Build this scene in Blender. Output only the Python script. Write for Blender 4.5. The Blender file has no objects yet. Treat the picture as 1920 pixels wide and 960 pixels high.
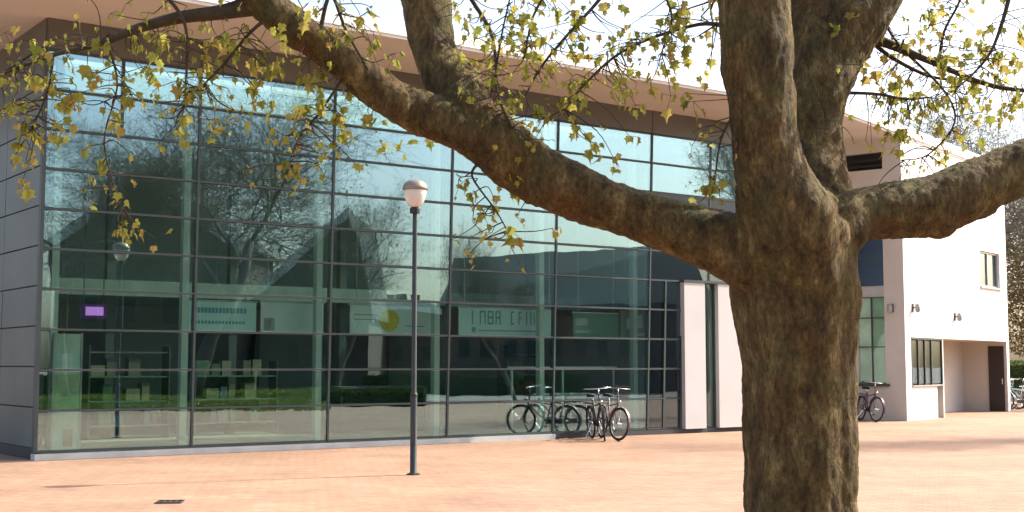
import bpy, bmesh, math, random
from math import radians, sin, cos, pi, tan, atan2, sqrt
from mathutils import Vector, Matrix, noise
random.seed(7)
SC = bpy.context.scene
COL = SC.collection

# ------------------------------------------------------------------ camera, sky, sun, exposure
FPX = 2450.0                      # focal length in photo pixels (1920 wide)
CAMZ = 1.6
PITCH = math.atan((685 - 480) / FPX)
cam_d = bpy.data.cameras.new('camera')
cam = bpy.data.objects.new('camera', cam_d); COL.objects.link(cam)
cam.location = (0, 0, CAMZ)
cam.rotation_euler = (pi / 2 + PITCH, 0, 0)
cam_d.sensor_width = 36; cam_d.lens = FPX / 1920 * 36
cam_d.clip_start = 0.1; cam_d.clip_end = 3000
SC.camera = cam

SUN_AZ = 22.5                     # degrees from +X towards +Y
SUN_EL = 41.0
world = bpy.data.worlds.new('World'); SC.world = world; world.use_nodes = True
wn = world.node_tree.nodes; wl = world.node_tree.links
sky = wn.new('ShaderNodeTexSky'); sky.sky_type = 'NISHITA'; sky.sun_disc = False
sky.sun_elevation = radians(SUN_EL); sky.sun_rotation = radians(90 - SUN_AZ)
sky.air_density = 1.0; sky.dust_density = 4.5; sky.ozone_density = 1.0
wn['Background'].inputs[1].default_value = 0.15
wl.new(sky.outputs[0], wn['Background'].inputs[0])
sun_d = bpy.data.lights.new('sun', 'SUN'); sun_d.energy = 3.4; sun_d.angle = radians(0.55); sun_d.color = (1.0, 0.93, 0.82)
sun = bpy.data.objects.new('sun', sun_d); COL.objects.link(sun)
sdir = Vector((cos(radians(SUN_AZ)) * cos(radians(SUN_EL)), sin(radians(SUN_AZ)) * cos(radians(SUN_EL)), sin(radians(SUN_EL))))
sun.rotation_euler = sdir.to_track_quat('Z', 'Y').to_euler()
sun.location = (20, 10, 30)
SC.view_settings.view_transform = 'Standard'; SC.view_settings.look = 'None'
SC.view_settings.gamma = 1; SC.view_settings.exposure = 1.45
SC.render.engine = 'CYCLES'
SC.cycles.max_bounces = 10; SC.cycles.transparent_max_bounces = 24
SC.cycles.caustics_reflective = False; SC.cycles.caustics_refractive = False

# ------------------------------------------------------------------ geometry of the place
def ray(u, v):
    x = (u - 960) / FPX; y = (480 - v) / FPX
    return Vector((x, cos(PITCH) - y * sin(PITCH), sin(PITCH) + y * cos(PITCH)))
def at(u, v, Y):
    r = ray(u, v); return Vector((0, 0, CAMZ)) + r * (Y / r.y)
def ground(u, v):
    r = ray(u, v); return Vector((0, 0, CAMZ)) + r * (-CAMZ / r.z)
C0 = ground(65, 864)                                  # corner of the glass hall on the ground
FD = Vector((0.807, 0.591, 0)).normalized()           # along the glass front
FN = Vector((FD.y, -FD.x, 0))                         # outward normal of the glass front
def F(s, n, z):
    s2 = s + 0.0025 * max(s, 0) * z                   # the mullions splay very slightly towards the top
    return C0 + FD * s2 + FN * n + Vector((0, 0, z))
def Fi(s, n, z): return C0 + FD * s + FN * n + Vector((0, 0, z))
def fhit(u, v, n):
    """(s, z) where the pixel's ray meets the vertical plane at offset n from the glass front"""
    r = ray(u, v); o = Vector((0, 0, CAMZ)) - C0 - FN * n
    t = -o.dot(FN) / r.dot(FN)
    p = o + r * t
    return p.dot(FD), p.z + C0.z
def mirror(p):
    p = Vector(p); d = (p - C0).dot(FN)
    return p - FN * (2 * d)

# ------------------------------------------------------------------ materials
MATS = {}
def new_mat(name):
    m = bpy.data.materials.new(name); m.use_nodes = True
    nt = m.node_tree; return m, nt.nodes, nt.links, nt.nodes['Principled BSDF']
def mat(name, col, rough=0.6, metal=0.0, var=0.15, vscale=3.0, bump=0.0, bscale=40.0, spec=0.4, col2=None):
    if name in MATS: return MATS[name]
    m, N, L, p = new_mat(name)
    p.inputs['Roughness'].default_value = rough; p.inputs['Metallic'].default_value = metal
    p.inputs['Specular IOR Level'].default_value = spec
    tc = N.new('ShaderNodeTexCoord')
    nz = N.new('ShaderNodeTexNoise'); nz.inputs['Scale'].default_value = vscale; nz.inputs['Detail'].default_value = 6
    L.new(tc.outputs['Object'], nz.inputs['Vector'])
    rp = N.new('ShaderNodeValToRGB')
    a = [c * (1 - var) for c in col]; b = [min(1, c * (1 + var)) for c in (col2 or col)]
    rp.color_ramp.elements[0].position = 0.3; rp.color_ramp.elements[0].color = (*a, 1)
    rp.color_ramp.elements[1].position = 0.7; rp.color_ramp.elements[1].color = (*b, 1)
    L.new(nz.outputs[0], rp.inputs[0]); L.new(rp.outputs[0], p.inputs['Base Color'])
    if bump:
        n2 = N.new('ShaderNodeTexNoise'); n2.inputs['Scale'].default_value = bscale; n2.inputs['Detail'].default_value = 5
        L.new(tc.outputs['Object'], n2.inputs['Vector'])
        bp = N.new('ShaderNodeBump'); bp.inputs['Strength'].default_value = bump; bp.inputs['Distance'].default_value = 0.02
        L.new(n2.outputs[0], bp.inputs['Height']); L.new(bp.outputs[0], p.inputs['Normal'])
    MATS[name] = m; return m

def glass_mat(name, tint, refl, f0=.15, rough=0.004, wave=0.012):
    m, N, L, p = new_mat(name); N.remove(p)
    out = N['Material Output']
    tr = N.new('ShaderNodeBsdfTransparent'); tr.inputs[0].default_value = (*tint, 1)
    gl = N.new('ShaderNodeBsdfGlossy'); gl.inputs['Roughness'].default_value = rough; gl.inputs[0].default_value = (*refl, 1)
    # Schlick's rule, the same from either side of the sheet
    lw = N.new('ShaderNodeLayerWeight'); lw.inputs[0].default_value = .5
    pw = N.new('ShaderNodeMath'); pw.operation = 'POWER'; pw.inputs[1].default_value = 5; L.new(lw.outputs['Facing'], pw.inputs[0])
    fr = N.new('ShaderNodeMath'); fr.operation = 'MULTIPLY_ADD'; fr.inputs[1].default_value = 1 - f0; fr.inputs[2].default_value = f0; L.new(pw.outputs[0], fr.inputs[0])
    mx = N.new('ShaderNodeMixShader')
    tc = N.new('ShaderNodeTexCoord')
    nz = N.new('ShaderNodeTexNoise'); nz.inputs['Scale'].default_value = 1.1; nz.inputs['Detail'].default_value = 1
    L.new(tc.outputs['Object'], nz.inputs['Vector'])
    bp = N.new('ShaderNodeBump'); bp.inputs['Strength'].default_value = 1.0; bp.inputs['Distance'].default_value = wave
    L.new(nz.outputs[0], bp.inputs['Height']); L.new(bp.outputs[0], gl.inputs['Normal'])
    L.new(fr.outputs[0], mx.inputs[0]); L.new(tr.outputs[0], mx.inputs[1]); L.new(gl.outputs[0], mx.inputs[2])
    L.new(mx.outputs[0], out.inputs[0])
    MATS[name] = m; return m

def leaf_mat(name, c1, c2, c3, trans=0.5):
    m, N, L, p = new_mat(name); N.remove(p); out = N['Material Output']
    oi = N.new('ShaderNodeObjectInfo'); geo = N.new('ShaderNodeNewGeometry')
    ad = N.new('ShaderNodeMath'); ad.operation = 'ADD'; fr = N.new('ShaderNodeMath'); fr.operation = 'FRACT'
    L.new(oi.outputs['Random'], ad.inputs[0]); L.new(geo.outputs['Random Per Island'], ad.inputs[1]); L.new(ad.outputs[0], fr.inputs[0])
    rp = N.new('ShaderNodeValToRGB'); e = rp.color_ramp.elements
    e[0].position = 0; e[0].color = (*c1, 1); e[1].position = 1; e[1].color = (*c3, 1)
    k = e.new(0.6); k.color = (*c2, 1)
    L.new(fr.outputs[0], rp.inputs[0])
    d = N.new('ShaderNodeBsdfDiffuse'); t = N.new('ShaderNodeBsdfTranslucent'); mx = N.new('ShaderNodeMixShader'); mx.inputs[0].default_value = trans
    L.new(rp.outputs[0], d.inputs[0]); L.new(rp.outputs[0], t.inputs[0])
    L.new(d.outputs[0], mx.inputs[1]); L.new(t.outputs[0], mx.inputs[2]); L.new(mx.outputs[0], out.inputs[0])
    MATS[name] = m; return m

def bark_mat():
    m, N, L, p = new_mat('bark')
    p.inputs['Roughness'].default_value = 0.85; p.inputs['Specular IOR Level'].default_value = 0.25
    tc = N.new('ShaderNodeTexCoord')
    mp = N.new('ShaderNodeMapping'); mp.inputs['Scale'].default_value = (1, 1, 0.45); L.new(tc.outputs['Object'], mp.inputs[0])
    big = N.new('ShaderNodeTexNoise'); big.inputs['Scale'].default_value = 8; big.inputs['Detail'].default_value = 10; big.inputs['Roughness'].default_value = .72
    L.new(mp.outputs[0], big.inputs[0])
    r1 = N.new('ShaderNodeValToRGB'); e = r1.color_ramp.elements
    e[0].position = .34; e[0].color = (0.040, 0.028, 0.011, 1); e[1].position = .68; e[1].color = (0.334, 0.255, 0.106, 1)
    k = e.new(.46); k.color = (0.098, 0.066, 0.024, 1); k = e.new(.55); k.color = (0.156, 0.114, 0.040, 1)
    L.new(big.outputs[0], r1.inputs[0])
    # lichen: green and rusty patches
    li = N.new('ShaderNodeTexNoise'); li.inputs['Scale'].default_value = 2.3; li.inputs['Detail'].default_value = 8; li.inputs['Roughness'].default_value = .7
    L.new(tc.outputs['Object'], li.inputs[0])
    r2 = N.new('ShaderNodeValToRGB'); r2.color_ramp.elements[0].position = .5; r2.color_ramp.elements[1].position = .66
    L.new(li.outputs[0], r2.inputs[0])
    m1 = N.new('ShaderNodeMixRGB'); m1.inputs[2].default_value = (0.106, 0.106, 0.038, 1); L.new(r1.outputs[0], m1.inputs[1])
    ml = N.new('ShaderNodeMath'); ml.operation = 'MULTIPLY'; ml.inputs[1].default_value = .75; L.new(r2.outputs[0], ml.inputs[0]); L.new(ml.outputs[0], m1.inputs[0])
    ru = N.new('ShaderNodeTexNoise'); ru.inputs['Scale'].default_value = 3.1; ru.inputs['Detail'].default_value = 5
    mp2 = N.new('ShaderNodeMapping'); mp2.inputs['Location'].default_value = (7, 3, 5); L.new(tc.outputs['Object'], mp2.inputs[0]); L.new(mp2.outputs[0], ru.inputs[0])
    r3 = N.new('ShaderNodeValToRGB'); r3.color_ramp.elements[0].position = .55; r3.color_ramp.elements[1].position = .72
    L.new(ru.outputs[0], r3.inputs[0])
    m2 = N.new('ShaderNodeMixRGB'); m2.inputs[2].default_value = (0.167, 0.079, 0.025, 1); L.new(m1.outputs[0], m2.inputs[1]); 
    ml2 = N.new('ShaderNodeMath'); ml2.operation = 'MULTIPLY'; ml2.inputs[1].default_value = .7; L.new(r3.outputs[0], ml2.inputs[0]); L.new(ml2.outputs[0], m2.inputs[0])
    sp = N.new('ShaderNodeTexNoise'); sp.inputs['Scale'].default_value = 42; sp.inputs['Detail'].default_value = 6; sp.inputs['Roughness'].default_value = .75; L.new(mp.outputs[0], sp.inputs[0])
    r4 = N.new('ShaderNodeValToRGB'); r4.color_ramp.elements[0].position = .36; r4.color_ramp.elements[0].color = (0.460, 0.440, 0.420, 1); r4.color_ramp.elements[1].position = .62; r4.color_ramp.elements[1].color = (1.12, 1.1, 1.08, 1)
    L.new(sp.outputs[0], r4.inputs[0])
    m4 = N.new('ShaderNodeMixRGB'); m4.blend_type = 'MULTIPLY'; m4.inputs[0].default_value = 1; L.new(m2.outputs[0], m4.inputs[1]); L.new(r4.outputs[0], m4.inputs[2])
    L.new(m4.outputs[0], p.inputs['Base Color'])
    # relief: upright ridges, cracks and flakes
    mp3 = N.new('ShaderNodeMapping'); mp3.inputs['Scale'].default_value = (1, 1, .4); L.new(tc.outputs['Object'], mp3.inputs[0])
    rd = N.new('ShaderNodeTexNoise'); rd.inputs['Scale'].default_value = 34; rd.inputs['Detail'].default_value = 10; rd.inputs['Roughness'].default_value = .7; rd.inputs['Distortion'].default_value = .6
    L.new(mp3.outputs[0], rd.inputs[0])
    vo = N.new('ShaderNodeTexVoronoi'); vo.feature = 'DISTANCE_TO_EDGE'; vo.inputs['Scale'].default_value = 13; L.new(mp3.outputs[0], vo.inputs['Vector'])
    vm = N.new('ShaderNodeMath'); vm.operation = 'MINIMUM'; vm.inputs[1].default_value = .06; L.new(vo.outputs[0], vm.inputs[0])
    ad = N.new('ShaderNodeMath'); ad.operation = 'MULTIPLY_ADD'; ad.inputs[1].default_value = 2.2; L.new(vm.outputs[0], ad.inputs[0]); L.new(rd.outputs[0], ad.inputs[2])
    bp = N.new('ShaderNodeBump'); bp.inputs['Strength'].default_value = .9; bp.inputs['Distance'].default_value = .05
    L.new(ad.outputs[0], bp.inputs['Height']); L.new(bp.outputs[0], p.inputs['Normal'])
    MATS['bark'] = m; return m

def paving_mat(name, c1, c2, joint, rot=0.0, bw=.21, bh=.105):
    m, N, L, p = new_mat(name)
    p.inputs['Roughness'].default_value = .82; p.inputs['Specular IOR Level'].default_value = .3
    tc = N.new('ShaderNodeTexCoord'); mp = N.new('ShaderNodeMapping'); mp.inputs['Rotation'].default_value = (0, 0, rot)
    L.new(tc.outputs['Object'], mp.inputs[0])
    br = N.new('ShaderNodeTexBrick'); br.inputs['Scale'].default_value = 1; br.inputs['Brick Width'].default_value = bw; br.inputs['Row Height'].default_value = bh
    br.inputs['Mortar Size'].default_value = .006; br.inputs['Mortar Smooth'].default_value = .3; br.inputs['Bias'].default_value = 0
    br.inputs['Color1'].default_value = (*c1, 1); br.inputs['Color2'].default_value = (*c2, 1); br.inputs['Mortar'].default_value = (*joint, 1)
    L.new(mp.outputs[0], br.inputs[0])
    nz = N.new('ShaderNodeTexNoise'); nz.inputs['Scale'].default_value = .55; nz.inputs['Detail'].default_value = 9; nz.inputs['Roughness'].default_value = .65
    L.new(tc.outputs['Object'], nz.inputs[0])
    rp = N.new('ShaderNodeValToRGB'); rp.color_ramp.elements[0].position = .25; rp.color_ramp.elements[0].color = (.66, .65, .64, 1); rp.color_ramp.elements[1].position = .72; rp.color_ramp.elements[1].color = (1.12, 1.1, 1.1, 1)
    L.new(nz.outputs[0], rp.inputs[0])
    mu = N.new('ShaderNodeMixRGB'); mu.blend_type = 'MULTIPLY'; mu.inputs[0].default_value = 1
    L.new(br.outputs[0], mu.inputs[1]); L.new(rp.outputs[0], mu.inputs[2])
    n3 = N.new('ShaderNodeTexNoise'); n3.inputs['Scale'].default_value = 4.5; n3.inputs['Detail'].default_value = 4; L.new(tc.outputs['Object'], n3.inputs[0])
    rp3 = N.new('ShaderNodeValToRGB'); rp3.color_ramp.elements[0].position = .3; rp3.color_ramp.elements[0].color = (.84, .84, .84, 1); rp3.color_ramp.elements[1].position = .6
    L.new(n3.outputs[0], rp3.inputs[0])
    mu2 = N.new('ShaderNodeMixRGB'); mu2.blend_type = 'MULTIPLY'; mu2.inputs[0].default_value = 1
    L.new(mu.outputs[0], mu2.inputs[1]); L.new(rp3.outputs[0], mu2.inputs[2]); L.new(mu2.outputs[0], p.inputs['Base Color'])
    bp = N.new('ShaderNodeBump'); bp.inputs['Strength'].default_value = .5; bp.inputs['Distance'].default_value = .004; bp.invert = True
    L.new(br.outputs[1], bp.inputs['Height']); L.new(bp.outputs[0], p.inputs['Normal'])
    MATS[name] = m; return m

def cloth_mat(name, col):
    m, N, L, p = new_mat(name); N.remove(p); out = N['Material Output']
    d = N.new('ShaderNodeBsdfDiffuse'); t = N.new('ShaderNodeBsdfTranslucent'); mx = N.new('ShaderNodeMixShader'); mx.inputs[0].default_value = .45
    tc = N.new('ShaderNodeTexCoord'); nz = N.new('ShaderNodeTexNoise'); nz.inputs['Scale'].default_value = 2.5; nz.inputs['Detail'].default_value = 3; L.new(tc.outputs['Object'], nz.inputs[0])
    rp = N.new('ShaderNodeValToRGB'); rp.color_ramp.elements[0].color = (*[c * .85 for c in col], 1); rp.color_ramp.elements[1].color = (*[min(.95, c * 1.08) for c in col], 1)
    L.new(nz.outputs[0], rp.inputs[0])
    for b in (d, t): L.new(rp.outputs[0], b.inputs[0])
    L.new(d.outputs[0], mx.inputs[1]); L.new(t.outputs[0], mx.inputs[2]); L.new(mx.outputs[0], out.inputs[0])
    MATS[name] = m; return m

def emit_mat(name, col, strength):
    m, N, L, p = new_mat(name)
    p.inputs['Base Color'].default_value = (*col, 1); p.inputs['Emission Color'].default_value = (*col, 1); p.inputs['Emission Strength'].default_value = strength
    MATS[name] = m; return m

BARK = bark_mat()
GLASS = glass_mat('coated_glass', (.83, .955, .905), (.69, .90, 1.0), f0=.21, wave=.0012)
GLASS_DARK = glass_mat('dark_glass', (.5, .58, .62), (.85, .95, 1.0), f0=.12, wave=.001)
GLASS_SKY = glass_mat('sky_tinted_glass', (.10, .16, .26), (.30, .50, .85), f0=.22, wave=.001)  # blue of the reflected sky put into the glass colour
GLASS_CLEAR = glass_mat('clear_glass', (.80, .90, .84), (.95, 1, 1), f0=.06, wave=.001)
PAVE = paving_mat('orange_paving', (.372, .232, .152), (.33, .202, .132), (.22, .14, .095), rot=atan2(FD.y, FD.x))
PAVE2 = paving_mat('grey_paving', (.30, .26, .22), (.25, .22, .19), (.15, .13, .11))
ALU = mat('dark_aluminium', (.050, .066, .064), .5, 0, .1, spec=.3)
ALU_L = mat('grey_aluminium', (.36, .37, .37), .4, .5, .1)
BAND = mat('grey_band', (.115, .115, .105), .55, 0, .08, 1.5)
SIDEP = mat('slate_panel', (.105, .122, .110), .45, 0, .15, .8, spec=.25)
SOFFIT = mat('beige_soffit', (.60, .575, .54), .8, 0, .06, .6, .12, 30)
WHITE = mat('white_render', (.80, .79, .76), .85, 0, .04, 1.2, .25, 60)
SHADED_WHITE = mat('shaded_white_render', (.52, .485, .44), .85, 0, .05, 1.2, .25, 60)  # darker copy of the white render, shade put into its colour
PINK = mat('pinkish_cladding', (.52, .505, .49), .7, 0, .04, 1.0, .1, 50)
STEELP = mat('pale_painted_steel', (.48, .55, .51), .5, 0, .05)
CONC = mat('concrete', (.42, .42, .40), .8, 0, .12, 2, .2, 40)
FLOORI = mat('interior_floor', (.30, .29, .27), .35, 0, .1, 1.5)
INWALL = mat('interior_wall', (.34, .38, .36), .8, 0, .1, 1.0)
INDARK = mat('interior_dark', (.05, .06, .06), .7, 0, .2, 1.0)
BLACK = mat('black_paint', (.018, .018, .02), .45, 0, .1)
RUBBER = mat('rubber', (.02, .02, .02), .8, 0, .1)
CHROME = mat('chrome', (.62, .62, .62), .22, 1.0, .05)
BRONZE = mat('bronze_cap', (.26, .21, .165), .38, .4, .2)
GRASS = mat('grass_soil', (.14, .175, .045), .9, 0, .3, 6, .6, 60)
SOIL = mat('soil', (.10, .075, .05), .95, 0, .3, 9, .7, 40)
ROOF = mat('dark_roof_tiles', (.050, .060, .052), .7, 0, .25, 4, .4, 30)
BRICK = paving_mat('brown_brick', (.17, .105, .075), (.13, .085, .065), (.20, .18, .16))
LEAF = leaf_mat('spring_leaf', (.20, .225, .042), (.34, .32, .07), (.38, .28, .08), .55)
LEAF2 = leaf_mat('grey_green_leaf', (.10, .14, .04), (.15, .17, .06), (.20, .19, .06), .4)
LEAFB = leaf_mat('brown_leaf', (.16, .11, .05), (.22, .15, .07), (.15, .15, .06), .35)
HEDGE = leaf_mat('hedge_leaf', (.04, .085, .02), (.075, .13, .03), (.10, .14, .04), .25)
TWIG = mat('twig_bark', (.05, .036, .02), .85, 0, .3, 12)
FARBARK = mat('grey_bark', (.11, .10, .085), .9, 0, .3, 5)

# ------------------------------------------------------------------ mesh helpers
class MB:
    def __init__(s): s.v = []; s.f = []
    def quad(s, a, b, c, d):
        i = len(s.v); s.v += [tuple(a), tuple(b), tuple(c), tuple(d)]; s.f.append((i, i + 1, i + 2, i + 3)); return s
    def poly(s, pts):
        i = len(s.v); s.v += [tuple(p) for p in pts]; s.f.append(tuple(range(i, i + len(pts)))); return s
    def hexa(s, p):        # 8 corners: 0-3 bottom ring, 4-7 top ring
        i = len(s.v); s.v += [tuple(q) for q in p]
        for f in ((0, 3, 2, 1), (4, 5, 6, 7), (0, 1, 5, 4), (1, 2, 6, 5), (2, 3, 7, 6), (3, 0, 4, 7)): s.f.append(tuple(i + k for k in f))
        return s
    def box(s, fn, a0, a1, b0, b1, z0, z1):
        return s.hexa([fn(a0, b0, z0), fn(a1, b0, z0), fn(a1, b1, z0), fn(a0, b1, z0), fn(a0, b0, z1), fn(a1, b0, z1), fn(a1, b1, z1), fn(a0, b1, z1)])
    def prism(s, pts, off):
        n = len(pts); i = len(s.v); off = Vector(off)
        s.v += [tuple(p) for p in pts] + [tuple(Vector(p) + off) for p in pts]
        s.f.append(tuple(range(i + n - 1, i - 1, -1))); s.f.append(tuple(range(i + n, i + 2 * n)))
        for k in range(n): s.f.append((i + k, i + (k + 1) % n, i + n + (k + 1) % n, i + n + k))
        return s
    def tube(s, pts, rad, sides=8, cap=True):
        pts = [Vector(p) for p in pts]
        if not isinstance(rad, (list, tuple)): rad = [rad] * len(pts)
        base = len(s.v); ref = None
        for k, p in enumerate(pts):
            t = (pts[min(k + 1, len(pts) - 1)] - pts[max(k - 1, 0)]).normalized()
            if ref is None:
                ref = t.orthogonal().normalized()
            ref = (ref - t * ref.dot(t)); ref = ref.normalized() if ref.length > 1e-6 else t.orthogonal().normalized()
            b = t.cross(ref)
            for j in range(sides):
                a = 2 * pi * j / sides
                s.v.append(tuple(p + (ref * cos(a) + b * sin(a)) * rad[k]))
        for k in range(len(pts) - 1):
            for j in range(sides):
                a = base + k * sides + j; b2 = base + k * sides + (j + 1) % sides
                s.f.append((a, b2, b2 + sides, a + sides))
        if cap and sides > 2:
            s.f.append(tuple(base + j for j in range(sides - 1, -1, -1)))
            e = base + (len(pts) - 1) * sides; s.f.append(tuple(e + j for j in range(sides)))
        return s
    def lathe(s, prof, o=(0, 0, 0), sides=24):
        base = len(s.v)
        for r, z in prof:
            for j in range(sides):
                a = 2 * pi * j / sides; s.v.append((o[0] + r * cos(a), o[1] + r * sin(a), o[2] + z))
        for k in range(len(prof) - 1):
            for j in range(sides):
                a = base + k * sides + j; b = base + k * sides + (j + 1) % sides; s.f.append((a, b, b + sides, a + sides))
        return s
    def torus(s, c, ax, R, r, n=28, m=8):
        c = Vector(c); ax = Vector(ax).normalized(); e1 = ax.orthogonal().normalized(); e2 = ax.cross(e1); base = len(s.v)
        for i in range(n):
            a = 2 * pi * i / n; d = e1 * cos(a) + e2 * sin(a)
            for j in range(m):
                b = 2 * pi * j / m; s.v.append(tuple(c + d * (R + r * cos(b)) + ax * (r * sin(b))))
        for i in range(n):
            for j in range(m):
                s.f.append((base + i * m + j, base + ((i + 1) % n) * m + j, base + ((i + 1) % n) * m + (j + 1) % m, base + i * m + (j + 1) % m))
        return s
    def mesh(s, name):
        me = bpy.data.meshes.new(name); me.from_pydata(s.v, [], s.f); me.update(); return me
    def build(s, name, m, parent=None, smooth=False, fix=True):
        me = s.mesh(name)
        if fix:
            bm = bmesh.new(); bm.from_mesh(me); bmesh.ops.recalc_face_normals(bm, faces=bm.faces); bm.to_mesh(me); bm.free()
        if smooth: me.polygons.foreach_set('use_smooth', [True] * len(me.polygons))
        return link(name, me, m, parent)
LOCAL = set()          # things whose parts are given in their own frame
def link(name, me, m, parent=None):
    o = bpy.data.objects.new(name, me); COL.objects.link(o)
    if m is not None and not me.materials: me.materials.append(m)
    if parent is not None:
        o.parent = parent
        if parent.name not in LOCAL: o.matrix_parent_inverse = Matrix.Translation(-parent.location)
    return o
def thing(name, label, cat, loc=(0, 0, 0), rz=0.0, group=None, local=False):
    o = bpy.data.objects.new(name, None); COL.objects.link(o); o.location = loc; o.rotation_euler = (0, 0, rz); o.empty_display_size = .2
    if local: LOCAL.add(o.name)
    return tag(o, label, cat, group)
def tag(o, label, cat, group=None):
    o['label'] = label; o['category'] = cat
    if group: o['group'] = group
    return o
def kind(o, k): o['kind'] = k; return o
def copy_tree(o, parent=None):
    c = o.copy(); COL.objects.link(c)
    if parent is not None: c.parent = parent
    for ch in list(o.children): copy_tree(ch, c)
    return c
def W(x, y, z): return Vector((x, y, z))

# ------------------------------------------------------------------ ground
def grid_sheet(name, m, x0, x1, y0, y1, z, n=1):
    b = MB()
    for i in range(n):
        for j in range(n):
            xa = x0 + (x1 - x0) * i / n; xb = x0 + (x1 - x0) * (i + 1) / n; ya = y0 + (y1 - y0) * j / n; yb = y0 + (y1 - y0) * (j + 1) / n
            b.quad((xa, ya, z), (xb, ya, z), (xb, yb, z), (xa, yb, z))
    return kind(b.build(name, m, fix=False), 'structure')
grid_sheet('ground', PAVE2, -700, 700, -700, 700, 0.0)
# the orange brick square (paved out to the houses opposite)
sq = MB().poly([W(-40, -12, .006), W(14, -12, .006), W(30, 14, .006), W(34, 44, .006), W(22, 70, .006), W(-40, 70, .006)])
kind(sq.build('square', PAVE, fix=False), 'structure')

# ------------------------------------------------------------------ the glass hall
ROW = 0.69; Z0 = 0.14; ZT = Z0 + 10 * ROW; ZS = 7.6
BAY = 2.76
hall = thing('glass_hall', 'two storey hall with a green glass front and a wide flat beige roof overhang', 'building', C0)
S_END = 17.6
def lbox(*a): return MB().box(F, *a)
def ibox(*a): return MB().box(Fi, *a)
# glass panes, each set at a hair's breadth of its own angle
def pane(s0, s1, z0, z1, m=None, n=0.0, jit=.0015):
    g = .028
    ax = random.uniform(-jit, jit); az = random.uniform(-jit, jit)
    b = MB(); p = []
    for nn in (n - .006, n + .006):
        for s_, z_ in ((s0 + g, z0 + g), (s1 - g, z0 + g), (s1 - g, z1 - g), (s0 + g, z1 - g)):
            p.append(F(s_, nn + ax * (s_ - (s0 + s1) / 2) + az * (z_ - (z0 + z1) / 2), z_))
    b.hexa(p); return b.build('pane', m or GLASS, hall)
for r in range(10):
    for b_ in range(5):
        s0, s1 = b_ * BAY, (b_ + 1) * BAY
        if b_ == 0 and r >= 8:
            pane(s0, s0 + BAY * .48, Z0 + r * ROW, Z0 + (r + 1) * ROW); pane(s0 + BAY * .48, s1, Z0 + r * ROW, Z0 + (r + 1) * ROW)
        else:
            pane(s0, s1, Z0 + r * ROW, Z0 + (r + 1) * ROW)
    # narrow dark strip beside the entrance wall, then high windows over it
    if r < 5:
        pane(5 * BAY, 14.3, Z0 + r * ROW, Z0 + (r + 1) * ROW, GLASS_DARK); pane(14.3, 14.82, Z0 + r * ROW, Z0 + (r + 1) * ROW, GLASS_DARK)
    elif r == 7:
        lbox(5 * BAY + .02, S_END, -.05, .012, Z0 + r * ROW + .02, Z0 + (r + 1) * ROW - .02).build('spandrel_panel', mat('blue_black_panel', (.03, .04, .05), .3, 0, .1), hall)
    else:
        m_ = GLASS if r > 7 else GLASS_DARK
        pane(5 * BAY, 15.7, Z0 + r * ROW, Z0 + (r + 1) * ROW, m_); pane(15.7, S_END, Z0 + r * ROW, Z0 + (r + 1) * ROW, m_)
# frame: uprights, crossbars
for k in range(6):
    w = .042 if k else .06
    lbox(k * BAY - w / 2, k * BAY + w / 2, -.10, .03, Z0, ZT).build('mullion', ALU, hall)
for s_, z0, z1 in ((14.3, Z0, Z0 + 5 * ROW), (14.84, Z0, Z0 + 5 * ROW), (15.7, Z0 + 5 * ROW, ZT), (S_END, Z0 + 5 * ROW, ZT), (BAY * .48, Z0 + 8 * ROW, ZT)):
    lbox(s_ - .025, s_ + .025, -.09, .026, z0, z1).build('mullion', ALU, hall)
for r in range(0, 11):
    z = Z0 + r * ROW
    for b_ in range(5):
        lbox(b_ * BAY + .026, (b_ + 1) * BAY - .026, -.08, .022, z - .019, z + .019).build('transom', ALU, hall)
    if r <= 5: lbox(5 * BAY + .026, 14.82, -.08, .022, z - .019, z + .019).build('transom', ALU, hall)
    if r >= 5: lbox(5 * BAY + .027, S_END - .026, -.081, .021, z - .018, z + .018).build('transom', ALU, hall)
# grey cladding panels between glass and soffit
for k in range(6):
    s1 = min((k + 1) * BAY, S_END)
    lbox(k * BAY + .008, s1 - .008, -.12, .02, ZT + .026, ZS - .005).build('cladding_panel', BAND, hall)
lbox(5 * BAY + BAY + .008, S_END, -.12, .02, ZT + .026, ZS - .005).build('cladding_panel', BAND, hall)
lbox(0, S_END, -.2, -.125, ZT, ZS).build('wall_core', INDARK, hall)
# plinth: pale sill under the glass, dark plinth by the entrance
ibox(-.03, 11.05, -.14, .10, -.05, Z0 - .03).build('sill', mat('pale_sill', (.44, .45, .44), .7, 0, .1, 3), hall)
ibox(11.06, S_END, -.14, .06, -.05, Z0 - .03).build('plinth', mat('dark_plinth', (.05, .045, .05), .7, 0, .1, 3), hall)
# entrance wall of pale panels with a glass slot
def entr(s0, s1): return MB().box(Fi, s0, s1, -.25, .14, Z0 - .028, 3.56)
entr(14.90, 15.58).build('wall_panel', PINK, hall); entr(16.02, S_END).build('wall_panel', PINK, hall)
ibox(15.585, 16.015, -.02, .0, .15, 3.55).build('slot_pane', GLASS_CLEAR, hall)
for s_ in (15.61, 15.99): ibox(s_ - .02, s_ + .02, -.03, .03, .13, 3.55).build('slot_frame', ALU, hall)
ibox(14.88, S_END, -.26, .16, 3.562, 3.62).build('coping', ALU, hall)
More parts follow.
